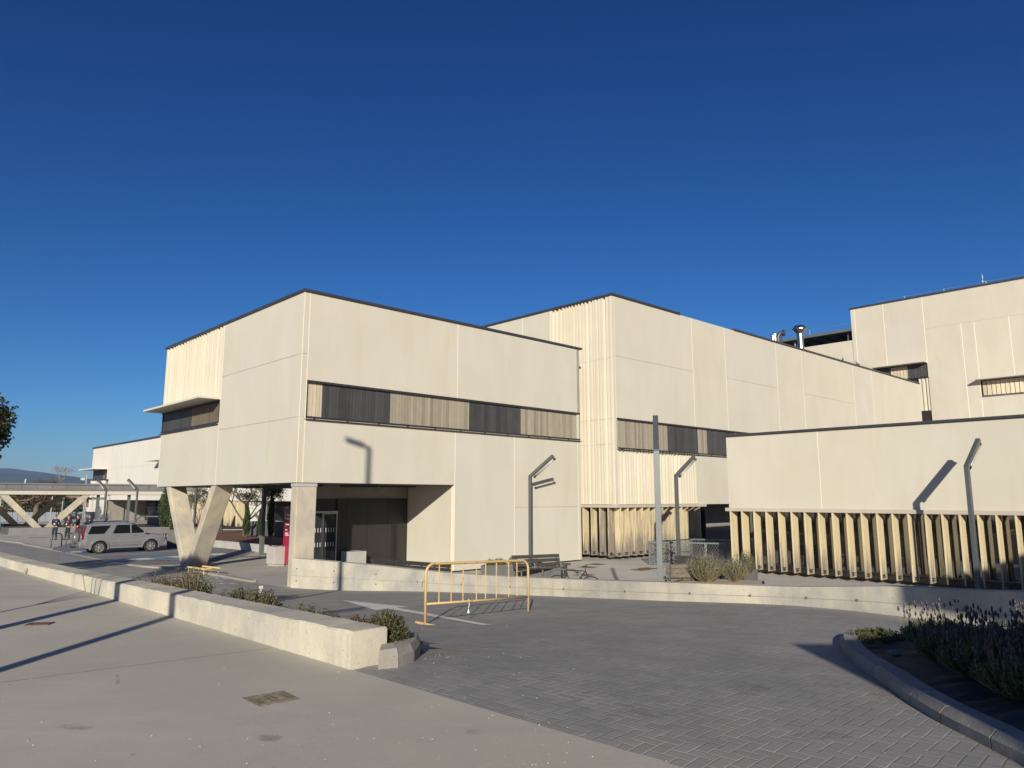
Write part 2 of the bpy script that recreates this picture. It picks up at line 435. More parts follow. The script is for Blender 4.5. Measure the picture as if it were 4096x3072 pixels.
# ---------------------------------------------------------------- ground levels (camera eye at z = 3)
CTRL = np.array([(1.1,4.6,1.4),(-1.4,7.1,1.4),(-5.74,17.8,.51),(-5.5,23.8,.06),(-7.5,25,0),(-1.47,12.6,.87),(.33,14.4,.79),
 (3.4,15.5,.86),(-1.79,21.5,.29),(.96,18.8,.53),(5.24,13.9,1.01),(6.4,12.2,1.07),(7.5,11.,1.01),(4,9.3,1.17),(3.2,4.8,1.4),
 (9.5,9.6,1.05),(8,5,1.35),(-12,22,.1),(-20,30,0),(-4,10.5,1.12),(-8,14.5,.7),(-16,21,.15),(-30,40,0),(4,1.7,1.4),(12,3,1.4)])
def _U(r): return np.where(r > 1e-9, r*r*np.log(np.maximum(r, 1e-9)), 0)
_n = len(CTRL); _K = _U(np.linalg.norm(CTRL[:, None, :2]-CTRL[None, :, :2], axis=2))+np.eye(_n)*1.5
_P = np.c_[np.ones(_n), CTRL[:, :2]]; _A = np.zeros((_n+3, _n+3)); _A[:_n, :_n] = _K; _A[:_n, _n:] = _P; _A[_n:, :_n] = _P.T
_W = np.linalg.solve(_A, np.r_[CTRL[:, 2], 0, 0, 0])
PZ = 1.4
def gz(x, y):
    if y > 27: return 0.
    r = np.linalg.norm(CTRL[:, :2]-np.array([x, y]), axis=1)
    z = float(_U(r)@_W[:_n]+_W[_n]+_W[_n+1]*x+_W[_n+2]*y)
    k = max(0., min(1., (27-y)/4)); z *= k
    # flush with the plaza along its edge, never above it
    d = (x+y-5.6)/1.414
    if d < 1.5: z = PZ+(z-PZ)*max(0., d/1.5)
    return min(PZ, max(0., z))
def on_road(u, v):
    rx, rz = sight(u, v); y = 8.
    lo, hi = 2., 60.
    for _ in range(60):
        y = (lo+hi)/2
        if CAMZ+rz*y > gz(rx*y, y): lo = y
        else: hi = y
    return Vector((rx*y, y, gz(rx*y, y)))
LA, LB = Vector((-1.51, 7.1)), Vector((-6.57, 12.07)); LD = (LB-LA).normalized()
def lline(t): return LA+LD*t
# edge of the driveway opposite the plaza: kerb of the forecourt, then the curved retaining wall
KERB = [at_z(u, v, 0.).to_2d() for u, v in ((0, 2165), (100, 2182), (195, 2199), (510, 2262), (720, 2280), (1000, 2330))]
KERB = [Vector((-95, 105)), Vector((-60, 68))]+KERB
RW = [(-7.42, 24.9, 0, .98), (-4.6, 23.4, .12, .9), (-1.79, 21.5, .29, .835), (.96, 18.8, .53, .97), (3.4, 15.6, .86, 1.23),
      (5.24, 13.9, 1.01, 1.35), (6.4, 12.4, 1.06, 1.53), (7.5, 11.1, 1.01, 1.61), (9.5, 9.6, 1.05, 1.8), (12.5, 8., 1.2, 2.)]
def catmull(P, k=8):
    P = [Vector(p) for p in P]; out = []
    for i in range(len(P)-1):
        p0, p1, p2, p3 = P[max(0, i-1)], P[i], P[i+1], P[min(len(P)-1, i+2)]
        for j in range(k):
            t = j/k; out.append(.5*((2*p1)+(p2-p0)*t+(2*p0-5*p1+4*p2-p3)*t*t+(3*p1-p0-3*p2+p3)*t**3))
    out.append(P[-1]); return out
RWC = catmull([Vector(p) for p in RW], 8)
# ground sheet to the horizon, with rising scrub land and a far mountain
def terrain(x, y):
    d = math.hypot(x, y); z = -.25
    if d > 130: z -= min(6, (d-130)*.02)
    if d > 300: z += (d-300)*.021*(1+.25*math.sin(x*.01)+.12*math.sin(x*.031+2))
    return min(z, 16+3*math.sin(x*.006)+2*math.sin(x*.017)) if d > 300 else z
mb = MB(); xs = [-4400, -3000, -1500, -1000, -800]+list(range(-700, 300, 25))+[400, 800, 2400]
ys = [-350, -60, 20]+list(range(60, 900, 30))+[1000, 1400, 2000, 3000, 4100]
n = len(xs)
for y in ys:
    for x in xs: mb.v.append((x, y, terrain(x, y)))
for j in range(len(ys)-1):
    for i in range(n-1): mb.f.append((j*n+i, j*n+i+1, (j+1)*n+i+1, (j+1)*n+i)); mb.m.append(0); mb.t.append(.5)
m_, nt_, b_ = new_mat('scrub_land'); g_ = NG(nt_); g_.world = True
c_ = g_.mix(g_.rng(g_.noise(.02, detail=8, rough=.7), .4, .62), (.055, .062, .030), (.15, .12, .075))
c_ = g_.mix(g_.rng(g_.noise(.09, detail=5), .5, .62), c_, (.028, .036, .018)); g_.l(c_, b_.inputs['Base Color']); b_.inputs['Roughness'].default_value = 1
structure(mb.build('ground', m_, smooth=True, origin=(0, 0, 0)))
# mountain
mb = MB(); nx, ny = 90, 24
prof = [(-3800, 105), (-3000, 150), (-2560, 157), (-2450, 152), (-2190, 140), (-2050, 128), (-1900, 105), (-1760, 88), (-1600, 68), (-1450, 60), (-1200, 52), (-600, 55), (200, 60)]
def hprof(x):
    for (a, h), (b, k) in zip(prof, prof[1:]):
        if a <= x <= b: t = (x-a)/(b-a); t = t*t*(3-2*t); return h+(k-h)*t
    return 50
for j in range(ny):
    for i in range(nx):
        x = -3800+4000*i/(nx-1); y = 2300+1400*j/(ny-1); k = math.sin(math.pi*min(1, j/(ny-1)*1.0/1.0)/2) if j < ny-6 else 1-(j-(ny-6))/8
        z = -5+hprof(x*3100/max(y, 1)*.999)*k*(1+.04*math.sin(i*1.3)*math.sin(j*.9))*(y/3300 if k == 1 else 1)
        mb.v.append((x, y, z))
for j in range(ny-1):
    for i in range(nx-1): mb.f.append((j*nx+i, j*nx+i+1, (j+1)*nx+i+1, (j+1)*nx+i)); mb.m.append(0); mb.t.append(.5)
m_, nt_, b_ = new_mat('mountain_scrub'); g_ = NG(nt_); g_.world = True
c_ = g_.mix(g_.rng(g_.noise(.004, detail=9, rough=.7), .42, .60), (.018, .024, .022), (.055, .055, .048)); g_.l(c_, b_.inputs['Base Color']); b_.inputs['Roughness'].default_value = 1
structure(mb.build('mountain', m_, smooth=True, origin=(0, 2300, 0)))
# forecourt and terrace slab (level 0)
mb = MB(); mb.face([(-95, 9, 0), (60, 9, 0), (60, 130, 0), (-95, 130, 0)])
structure(mb.build('terrace', MT['terrace'], origin=(0, 30, 0)))
# driveway: ruled between plaza edge and kerb / retaining wall
Wl = [Vector((p.x, p.y)) for p in RWC][::-1]+KERB[::-1]
def resample(P, k):
    L = [0]
    for a, b in zip(P, P[1:]): L.append(L[-1]+(b-a).length)
    out = []
    for i in range(k):
        s = L[-1]*i/(k-1)
        for j in range(len(P)-1):
            if L[j] <= s <= L[j+1]+1e-6: out.append(P[j].lerp(P[j+1], (s-L[j])/max(1e-9, L[j+1]-L[j]))); break
    return out
NW, NR = 150, 26
Wr = resample([Vector((16, 2.))]+Wl, NW); Lr = resample([lline(-16), lline(0), lline(18), lline(40), lline(110)], NW)
mb = MB()
for i in range(NW):
    for j in range(NR):
        p = Lr[i].lerp(Wr[i], -.02+1.02*j/(NR-1)); mb.v.append((p.x, p.y, gz(p.x, p.y)+.006-(.016 if j == 0 else 0)))
for i in range(NW-1):
    for j in range(NR-1): mb.f.append((i*NR+j, (i+1)*NR+j, (i+1)*NR+j+1, i*NR+j+1)); mb.m.append(0); mb.t.append(.5)
structure(mb.build('driveway', MT['pavers'], smooth=True, origin=(0, 10, 0)))
# plaza
e0, e1 = lline(-18), lline(40)
mb = MB(); mb.prism([(e0.x, e0.y), (e1.x, e1.y), (-60, 40), (-60, -30), (20, -30)], .9, PZ+.004)
structure(mb.build('plaza', MT['plaza'], origin=(-5, 0, 0)))
def strip_on(z, a, b, w, mb, m=0, dz=.004):
    a, b = Vector(a).to_2d(), Vector(b).to_2d(); d = (b-a).normalized(); n = Vector((-d.y, d.x))*w/2
    mb.face([(*(a-n), z+dz), (*(b-n), z+dz), (*(b+n), z+dz), (*(a+n), z+dz)], m)
mb = MB()
for a, b in (((-60, 2740), (1085, 2594)), ((1924, 3072), (2346, 2941))):
    strip_on(PZ+.004, at_z(*a, PZ), at_z(*b, PZ), .012, mb)
structure(mb.build('plaza_joint', simple('sandy_joint', (.43, .40, .32), .9)))
# low concrete wall on the plaza edge
P, n2 = [], Vector((LD.y, -LD.x))
if n2.dot(Vector((1, 1))) < 0: n2 = -n2
mb = MB(); NN = 150; rnd = random.Random(3)
def lwh(t): return .345-.155*min(1, t/13.2)
ring = []
for i in range(NN):
    t = 23.*(i/(NN-1))**1.3; a = lline(t); h = lwh(t)
    j = lambda k: rnd.uniform(-k, k)
    F0 = a+n2*(-.012+j(.002)); B0 = a+n2*.40
    ring.append([(F0.x, F0.y, PZ-.03), (F0.x+.0, F0.y, PZ+h-.022+j(.007)), (F0.x+n2.x*.02, F0.y+n2.y*.02, PZ+h+j(.006)), (B0.x-n2.x*.02, B0.y-n2.y*.02, PZ+h+j(.004)), (B0.x, B0.y, PZ+h-.02+j(.004)), (B0.x, B0.y, -.05)])
for r in ring: mb.v += r
for i in range(NN-1):
    for k in range(5): mb.f.append((i*6+k, i*6+k+1, (i+1)*6+k+1, (i+1)*6+k)); mb.m.append(0); mb.t.append(.5)
mb.f += [tuple(range(6)), tuple((NN-1)*6+k for k in range(5, -1, -1))]; mb.m += [0, 0]; mb.t += [.5, .5]
tag(mb.build('low_wall', MT['concL'], origin=(-6, 11.5, PZ)), 'long low cream concrete wall running along the plaza edge', 'wall')
# retaining wall
rt = thing('retaining_wall', 'curved raw concrete retaining wall between the driveway and the terrace', 'wall', (0, 20, 0))
mb = MB(); ho = MB(); gr = MB(); N = len(RWC)
for i in range(N-1):
    a, b = RWC[i], RWC[i+1]
    pa, pb = Vector((a[0], a[1])), Vector((b[0], b[1]))
    da = (Vector(RWC[i+1][:2])-Vector(RWC[max(0, i-1)][:2])).normalized(); db = (Vector(RWC[min(N-1, i+2)][:2])-Vector(RWC[i][:2])).normalized()
    na, nb = Vector((-da.y, da.x)), Vector((-db.y, db.x))      # towards the terrace
    if na.dot(Vector((.5, 1))) < 0: na, nb = -na, -nb
    mb.quadbox([(pa.x, pa.y, -.05), (pb.x, pb.y, -.05), (*(pb+nb*.28), -.05), (*(pa+na*.28), -.05),
                (pa.x, pa.y, a[3]), (pb.x, pb.y, b[3]), (*(pb+nb*.28), b[3]), (*(pa+na*.28), a[3])])
    g1, g2 = a[2]+(a[3]-a[2])*.42, b[2]+(b[3]-b[2])*.42
    gr.face([(*(pa-na*.003), g1-.006), (*(pb-nb*.003), g2-.006), (*(pb-nb*.003), g2+.006), (*(pa-na*.003), g1+.006)])
    if i % 4 == 1 and i < 60:
        hv = [a[2]+(a[3]-a[2])*.45]
        if i < 12: hv = [a[2]+.25*(a[3]-a[2]), a[2]+.66*(a[3]-a[2])]
        for z in hv:
            q = pa-na*.006
            ho.lathe((q.x, q.y, z), [(.0, 0), (.024, .0), (.024, .012)], 10, M=Vector((0, 0, 1)).rotation_difference(Vector((-na.x, -na.y, 0))).to_matrix())
mb.build('wall', MT['concW'], rt); ho.build('tie_hole', MT['darkjoint'], rt); gr.build('formwork_line', simple('formwork_grey', (.26, .25, .22), .9), rt)  # formwork line: thin darker grey strip along the wall face

# ---------------------------------------------------------------- buildings
dL, dR = Vector((-.691, .723)), Vector((.723, .691))
AR = Fac((-7.45, 25.1), dR, (.69, -.72)); AL = Fac((-7.45, 25.1), dL, (-.7, -.7))
g = .010
def panel(mb, f, s0, s1, z0, z1, t=None, depth=.25, m=0):
    mb.fbox(f, min(s0, s1)+g, max(s0, s1)-g, z0+g*.6, z1-g*.6, -depth, 0, m, random.random() if t is None else t)
def seal(mb, f, s, z0, z1, w=.016): mb.fbox(f, s-w, s+w, z0, z1, -.2, .003)
def hseal(mb, f, z, s0, s1, w=.008): mb.fbox(f, s0, s1, z-w, z+w, -.2, -.012)
def wallbuild(mb, s, d, mat, par):
    for q, mi in ((s, 1), (d, 2)):
        n = len(mb.v); mb.v += q.v; mb.f += [tuple(i+n for i in f) for f in q.f]; mb.m += [mi]*len(q.f); mb.t += q.t
    return mb.build('wall', [mat, MT['seal'], MT['darkjoint']], par)
def band(parent, f, s0, s1, z0, z1, groups, pitch=.14, ledge=True):
    """recessed strip window: glass, frame, coloured vertical slats"""
    gl = MB(); gl.fbox(f, s0, s1, z0, z1, -.40, -.22)
    win = gl.build('window', MT['glass'], parent)
    fr = MB(); fr.fbox(f, s0, s1, z1-.07, z1+.012, -.21, .035); fr.fbox(f, s0, s1, z0-.01, z0+.05, -.21, .03)
    fr.fbox(f, s0-.0, s0+.03, z0+.05, z1-.07, -.21, .0); fr.fbox(f, s1-.03, s1, z0+.05, z1-.07, -.21, .0)
    if ledge:
        fr.fbox(f, s0-.03, s1+.06, z0-.075, z0-.05, -.02, .10)
        k = s0+.3
        while k < s1: fr.fbox(f, k, k+.05, z0-.05, z0-.01, 0, .06); k += 1.35
    fr.build('frame', MT['frame'], win)
    for a, b, key in groups:
        sb_ = MB(); k = a
        while k < b-.02:
            t = min(1, max(0, random.gauss(.6, .28))); w = pitch*.93
            ang = {'C': .30, 'B': .28, 'D': .16, 'R': .3}[key]
            c, s_ = math.cos(ang)*w, math.sin(ang)*w
            p = [f.pt(k, z0+.05, -.06), f.pt(k+c, z0+.05, -.06-s_+.03), f.pt(k+c, z0+.05, -.085-s_+.03), f.pt(k, z0+.05, -.085)]
            sb_.quadbox(p+[Vector((q.x, q.y, z1-.07)) for q in p], 0, t); k += pitch
        if sb_.v: sb_.build('slats', MT[{'C': 'slatC', 'B': 'slatB', 'D': 'slatD', 'R': 'slatBr'}[key]], win)
    return win
def ribs(mb, f, s0, s1, z0, z1, pitch=.2, joints=()):
    if s0 > s1: s0, s1 = s1, s0
    mb.fbox(f, s0, s1, z0, z1, -.25, -.13, 0, .3)
    k = s0+.02; rr = random.Random(5)
    cuts = [z0]+sorted(joints)+[z1]
    while k < s1-.05:
        w = pitch*rr.choice((.36, .5, .62)); t = rr.random()*.5
        for a, b in zip(cuts, cuts[1:]):
            p = [f.pt(k, a+.006, -.13), f.pt(k+w, a+.006, -.13), f.pt(k+w*.88, a+.006, 0), f.pt(k+w*.12, a+.006, 0)]
            mb.quadbox(p+[Vector((q.x, q.y, b-.006)) for q in p], 0, t)
        k += pitch*rr.choice((.8, 1, 1.2))
def coping(mb, f, s0, s1, z, h=.10, o=.06, w=.4): mb.fbox(f, s0, s1, z, z+h, -w, o)
def hullpoly(*pts): return [(p.x, p.y) for p in pts]
def blockcore(fs, a0, a1, b0, b1, inset=.24):
    """rectangle polygon in the frame of AR-like (origin, d) and (other) directions"""
    f, g2 = fs
    return [tuple(f.P+f.d*a+g2.d*b) for a, b in ((a0+inset, b0+inset), (a1-inset, b0+inset), (a1-inset, b1-inset), (a0+inset, b1-inset))]

# ---- block A: cantilevered corner wing
TA, SOF = 10.34, 3.51
A = thing('hospital_wing', 'cream two-storey corner wing raised on a V column and a square pillar', 'building', (AR.P.x, AR.P.y, 0))
sEnd = AR.S(2320, 1700); sRec = AR.S(1819, 1939); lEnd = AL.S(628, 1947)
lRib = AL.S(888, 1505)
bt = AR.Z(1222, 1520); bb = AR.Z(1216, 1669)
j1, j2, j3, j4 = AR.S(1832, 1350), AR.S(1826, 1760), AR.S(2057, 1800), AR.Z(2100, 2029)
mb = MB(); sl_ = MB(); dj = MB()
panel(mb, AR, 0, .22, bb, TA); panel(mb, AR, 0, .22, SOF, bb)
panel(mb, AR, .22, j1, bt, TA, .15); panel(mb, AR, j1, sEnd, bt, TA, .55)
panel(mb, AR, .22, sRec, SOF, bb, .2)
panel(mb, AR, sRec, j3, .06, bb-0, .6); panel(mb, AR, j3, sEnd-.2, j4, bb, .25); panel(mb, AR, j3, sEnd-.2, .06, j4, .6)
panel(mb, AR, sEnd-.2, sEnd, .06, TA, .4)
for s in (.22,): seal(sl_, AR, s, SOF, TA)
seal(sl_, AR, j1, bt, TA); seal(sl_, AR, sRec, .06, bb); seal(sl_, AR, j3, .06, bb); seal(sl_, AR, sEnd-.2, .06, bb); hseal(dj, AR, j4, j3, sEnd-.2)
# left face
zA1, zA2 = AL.Z(1213, 1411.5), AL.Z(1199, 1665.4)
wl0, wl1 = AL.S(876, 1640), lEnd
wz1, wz0 = AL.Z(880, 1600), AL.Z(875, 1690)
panel(mb, AL, 0, lRib, zA1, TA, .85); panel(mb, AL, 0, lRib, zA2, zA1, .95); panel(mb, AL, 0, lRib, SOF, zA2, .9)
panel(mb, AL, lRib, lEnd, SOF, wz0, .6)
seal(sl_, AL, lRib, SOF, TA); hseal(dj, AL, zA1, 0, lRib); hseal(dj, AL, zA2, 0, lRib); seal(sl_, AL, .02, SOF, TA, .012); seal(sl_, AL, lEnd-.03, SOF, wz0)
wallbuild(mb, sl_, dj, MT['panel'], A)
rb = MB(); ribs(rb, AL, lRib, lEnd, wz1+.12, TA, .34); rb.build('ribbed_wall', MT['rib'], A)
# return wall and back wall of the recess
dep = 3.275
RET = Fac(AR.pt(sRec, 0).to_2d(), dL, (-dR.x, -dR.y)); BK = Fac(AR.pt(sRec, 0).to_2d()+dL*dep, -dR, (.69, -.72))
mb = MB(); panel(mb, RET, .26, dep, .04, SOF, .1); mb.build('recess_wall', MT['panel'], A)
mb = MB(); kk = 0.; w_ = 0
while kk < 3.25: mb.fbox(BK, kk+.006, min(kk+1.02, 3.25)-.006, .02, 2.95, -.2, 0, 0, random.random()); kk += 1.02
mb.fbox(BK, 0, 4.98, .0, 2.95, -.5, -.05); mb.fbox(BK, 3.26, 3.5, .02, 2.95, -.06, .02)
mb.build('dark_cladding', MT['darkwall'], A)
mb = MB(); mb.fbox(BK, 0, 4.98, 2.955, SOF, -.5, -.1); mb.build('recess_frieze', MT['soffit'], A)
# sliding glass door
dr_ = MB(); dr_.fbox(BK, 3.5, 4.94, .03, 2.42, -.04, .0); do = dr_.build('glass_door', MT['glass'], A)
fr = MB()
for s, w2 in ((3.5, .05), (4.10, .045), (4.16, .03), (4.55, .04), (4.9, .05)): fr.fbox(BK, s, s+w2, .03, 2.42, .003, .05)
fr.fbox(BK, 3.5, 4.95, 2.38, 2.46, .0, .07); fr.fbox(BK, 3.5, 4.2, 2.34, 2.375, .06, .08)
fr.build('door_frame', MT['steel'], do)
st = MB()
for z in (1.05, 1.62):
    for k in range(11): st = MB(); st.fbox(BK, 3.62+k*.118, 3.62+k*.118+.018, z, z+.17, .003, .006); st.build('safety_marking', MT['lettering'], do)
# structure behind: core, soffit
F3 = lambda a, b: tuple(AR.P+dR*a+dL*b)
mb = MB(); mb.prism([F3(.24, .24), F3(sEnd-.24, .24), F3(sEnd-.24, lEnd-.24), F3(.24, lEnd-.24)], SOF+.03, TA-.02)
mb.prism([F3(sRec+.24, .26), F3(sEnd-.24, .26), F3(sEnd-.24, lEnd-2), F3(sRec+.24, lEnd-2)], .0, SOF+.03)
q0 = BK.pt(4.9, 0, -.06).to_2d(); mb.prism([tuple(BK.pt(-.1, 0, -.06).to_2d()), tuple(q0), (q0.x-1.7, q0.y+7.0), tuple(AR.P+dR*9+dL*10)], 0, SOF+.03)
mb.build('building_core', MT['core'], A)
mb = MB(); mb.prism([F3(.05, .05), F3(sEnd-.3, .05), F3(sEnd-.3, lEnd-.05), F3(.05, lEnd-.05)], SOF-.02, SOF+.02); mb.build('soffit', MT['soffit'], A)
mb = MB(); coping(mb, AR, -.06, sEnd+.18, TA, .09, .07); coping(mb, AL, .4, lEnd+.12, TA+.001, .088, .07); mb.build('coping', MT['coping'], A)
# windows
cu = [AR.S(u, v) for u, v in ((1226, 1600), (1291, 1600), (1564, 1640), (1880, 1680), (2080, 1700), (2318, 1720))]
band(A, AR, .23, sEnd-.02, bb, bt, [(cu[0], cu[1], 'C'), (cu[1], cu[2], 'D'), (cu[2], cu[3], 'B'), (cu[3], cu[4], 'D'), (cu[4], cu[5]-.04, 'B')])
lm = AL.S(760, 1680)
band(A, AL, wl0, wl1-.02, wz0, wz1, [(wl0+.05, lm, 'R'), (lm, wl1-.06, 'D')])
mb = MB(); mb.fbox(AL, lRib+.0, lEnd+.0, wz1+.015, wz1+.115, -.2, .9); mb.build('sun_canopy', MT['panelL'], A, bevel=.02)
# columns
def leg(f, sb, st_, zb, zt, wid, o0, o1, mb):
    p = [f.pt(sb, zb, o0), f.pt(sb+wid, zb, o0), f.pt(sb+wid, zb, o1), f.pt(sb, zb, o1), f.pt(st_, zt, o0), f.pt(st_+wid, zt, o0), f.pt(st_+wid, zt, o1), f.pt(st_, zt, o1)]
    mb.quadbox(p)
vL0, vL1 = AL.S(700, 2050), AL.S(860, 2050)
mb = MB(); leg(AL, AL.S(721, 2274)-.47, AL.S(661, 1955)-.47, -.05, SOF-.02, .47, -.80, -.02, mb); mb.build('v_column_leg', MT['conc'], A, bevel=.03)
mb = MB(); leg(AL, AL.S(750, 2274), AL.S(842, 1955)-.47, -.05, SOF-.02, .47, -.798, -.018, mb); mb.build('v_column_leg', MT['conc'], A, bevel=.03)
mb = MB(); mb.fbox(AL, .02, .44, -.05, SOF-.14, -.80, -.05); mb.fbox(AL, .0, .46, SOF-.14, SOF-.02, -.82, -.03, 1); mb.build('square_pillar', [MT['conc'], MT['concG']], A, bevel=.02)
mb = MB(); q = AR.P+dR*5+dL*13.9
for a, b in ((5.4, 14.05),):
    q = AR.P+dR*a+dL*b; mb2 = MB(); mb2.cbox((q.x, q.y, SOF/2), .20, .20, SOF, R(45)); mb2.build('steel_post', MT['greypaint'], A, bevel=.01)
for a, b in ((1.3, 2.), (1.6, 4.2), (2., 6.3), (2.6, 8.5), (4., 2.4), (3.2, 1.1), (5.4, 1.7)):
    q = AR.P+dR*a+dL*b; m2 = MB(); m2.cbox((q.x, q.y, SOF-.06), 1.5, .14, .07, R(8)); m2.build('soffit_light', MT['frame'], A)

# ---- block B: middle block with ribbed corner
dRB = Vector((math.sin(R(47.6)), math.cos(R(47.6))))
CB = Vector((5.1, 35.7)); BR = Fac(CB, dRB, (.67, -.74)); BL = Fac(CB, dL, (-.7, -.7))
TB = 13.24
Bt = thing('hospital_block', 'tall cream middle block with a ribbed corner behind the corner wing', 'building', (CB.x, CB.y, 0))
zl = BR.Z(2472.7, 2020.6); zt_, zb_ = BR.Z(2473, 1672.3), BR.Z(2473, 1793)
sRibE = BR.S(2785, 1900); sLe = BR.S(2820, 2030); sB = 43.5
jb = [BR.S(2771, 1450), BR.S(2902, 1450), BR.S(3111, 1550), BR.S(3213, 1550), BR.S(3419, 1600), BR.S(3494, 1600)]
h1 = BR.Z(2473, 1425); h2 = BR.Z(2905, 1511); h3 = BR.Z(3220, 1575)
mb = MB(); sl_ = MB(); dj = MB()
panel(mb, BR, .16, jb[0], zt_, h1, .35); panel(mb, BR, .16, jb[0], h1, TB, .3)
panel(mb, BR, jb[0], jb[1], zt_, TB, .1)
panel(mb, BR, jb[1], jb[2], h2, TB, .8); panel(mb, BR, jb[1], jb[2], zt_, h2, .35)
panel(mb, BR, jb[2], jb[3], 3., TB, .25); panel(mb, BR, jb[3], jb[4], h3, TB, .05); panel(mb, BR, jb[3], jb[4], 3, h3, .15)
panel(mb, BR, jb[4], jb[5], 3, TB, .8); panel(mb, BR, jb[5], sB, 3, TB, .3)
panel(mb, BR, sRibE+.01, BR.S(2919, 1950), zl, zb_, .2); panel(mb, BR, BR.S(2919, 1950), 13.5, zl, zb_, .4)
panel(mb, BR, 13.5, jb[2], zl, zt_, .4)
panel(mb, BR, 0, .16, zl, TB, .5)
for s in jb: seal(sl_, BR, s, zt_, TB, .022)
seal(sl_, BR, BR.S(2919, 1950), zl, zb_); seal(sl_, BR, .16, zt_, TB, .012)
hseal(dj, BR, h1, .16, jb[0], .012); hseal(dj, BR, h2, jb[1], jb[2], .012); hseal(dj, BR, h3, jb[3], jb[4], .012)
bl1, bl2 = BL.S(2202, 1500), BL.S(2091, 1400)
panel(mb, BL, bl1, bl2, 4, TB, .6); panel(mb, BL, bl2, bl2+6, 4, TB, .4); panel(mb, BL, bl2+6, 30, 4, TB, .4); seal(sl_, BL, bl2, 5, TB, .02); seal(sl_, BL, bl1, 5, TB, .02)
wallbuild(mb, sl_, dj, MT['panel'], Bt)
rb = MB(); ribs(rb, BL, .0, bl1, zl+.03, TB, .26, [BL.Z(2470, 1425), BL.Z(2468, 1672), BL.Z(2468, 1774)]); ribs(rb, BR, .16, sRibE, zl+.03, zb_-.0, .26)
rb.build('ribbed_wall', MT['rib'], Bt)
mb = MB(); coping(mb, BR, -.07, BR.S(2717, 1254), TB, .10, .08); coping(mb, BR, BR.S(2933, 1310), sB, TB, .10, .08); coping(mb, BL, .4, 30, TB+.001, .098, .08)
mb.build('coping', MT['coping'], Bt)
bu = [BR.S(u, 1740) for u in (2476, 2675, 2794, 2831, 2937)]
band(Bt, BR, .18, 13.5, zb_, zt_, [(bu[0], bu[1], 'B'), (bu[1], bu[2], 'D'), (bu[2], bu[3], 'B'), (bu[3], bu[4]+.0, 'D'), (bu[4], 13.4, 'B')], .15)
mb = MB(); mb.fbox(BR, -.12, sLe, zl-.13, zl+.02, -.5, .12); mb.fbox(BL, .12, 6, zl-.131, zl+.019, -.5, .12); mb.build('ledge', MT['ledge'], Bt, bevel=.015)
mb = MB()
mb.prism([tuple(CB+dRB*.24+dL*.3), tuple(CB+dRB*sB+dL*.3), tuple(CB+dRB*sB+dL*14), tuple(CB+dRB*.24+dL*29)], zl-.05, TB-.05)
mb.prism([tuple(CB+dRB*1.+dL*1.), tuple(CB+dRB*sLe+dL*1.), tuple(CB+dRB*sLe+dL*14), tuple(CB+dRB*1+dL*20)], 0, zl-.05)
mb.prism([tuple(CB+dRB*(sLe+4)+dL*2.5), tuple(CB+dRB*sB+dL*2.5), tuple(CB+dRB*sB+dL*14), tuple(CB+dRB*(sLe+4)+dL*14)], 0, zl-.05)
mb.build('building_core', MT['core'], Bt)
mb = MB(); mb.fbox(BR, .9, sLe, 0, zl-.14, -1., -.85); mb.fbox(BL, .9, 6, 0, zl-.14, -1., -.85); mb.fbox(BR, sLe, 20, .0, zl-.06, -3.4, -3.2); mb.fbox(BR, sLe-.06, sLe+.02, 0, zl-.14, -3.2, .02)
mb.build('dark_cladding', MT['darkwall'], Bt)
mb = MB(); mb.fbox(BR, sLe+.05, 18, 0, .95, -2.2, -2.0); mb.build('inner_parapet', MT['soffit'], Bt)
def fins(parent, f, ss, z0, z1, dout, th, rail=True, wear=.22, deep=.42):
    for s in ss:
        m = MB(); w0_, w1_ = random.uniform(-.012, .012), random.uniform(-.012, .012); m.fbox(f, s-th/2+w0_, s+th/2+w0_, z0+random.uniform(-.012, .012), z1, -deep, dout+w1_, 0, wear*random.uniform(.35, 1.25))
        fn = m.build('louvre_fin', MT['fin'], parent, bevel=.006, seg=1)
        b = MB(); b.fbox(f, s-th/2-.09, s-th/2-.002, z0+.10, z0+.115, dout-.2, dout-.04); b.fbox(f, s-th/2-.09, s-th/2-.002, z0+.17, z0+.185, dout-.2, dout-.04)
        b.fbox(f, s+th/2+.002, s+th/2+.09, z0+.10, z0+.115, dout-.2, dout-.04); b.fbox(f, s+th/2+.002, s+th/2+.09, z0+.17, z0+.185, dout-.2, dout-.04)
        b.build('bracket', MT['frame'], fn)
    if rail:
        m = MB(); m.fbox(f, min(ss)-.3, max(ss)+.3, .10, .26, -.5, -.43); m.build('bottom_rail', MT['slatBr'], parent)
fins(Bt, BR, [.25+k*.57 for k in range(int((sLe-.2)/.57))], .16, zl-.14, .10, .05, wear=.62, deep=.33)
fins(Bt, BL, [.45+k*.55 for k in range(6)], .16, zl-.145, .10, .05, wear=.8, deep=.36)

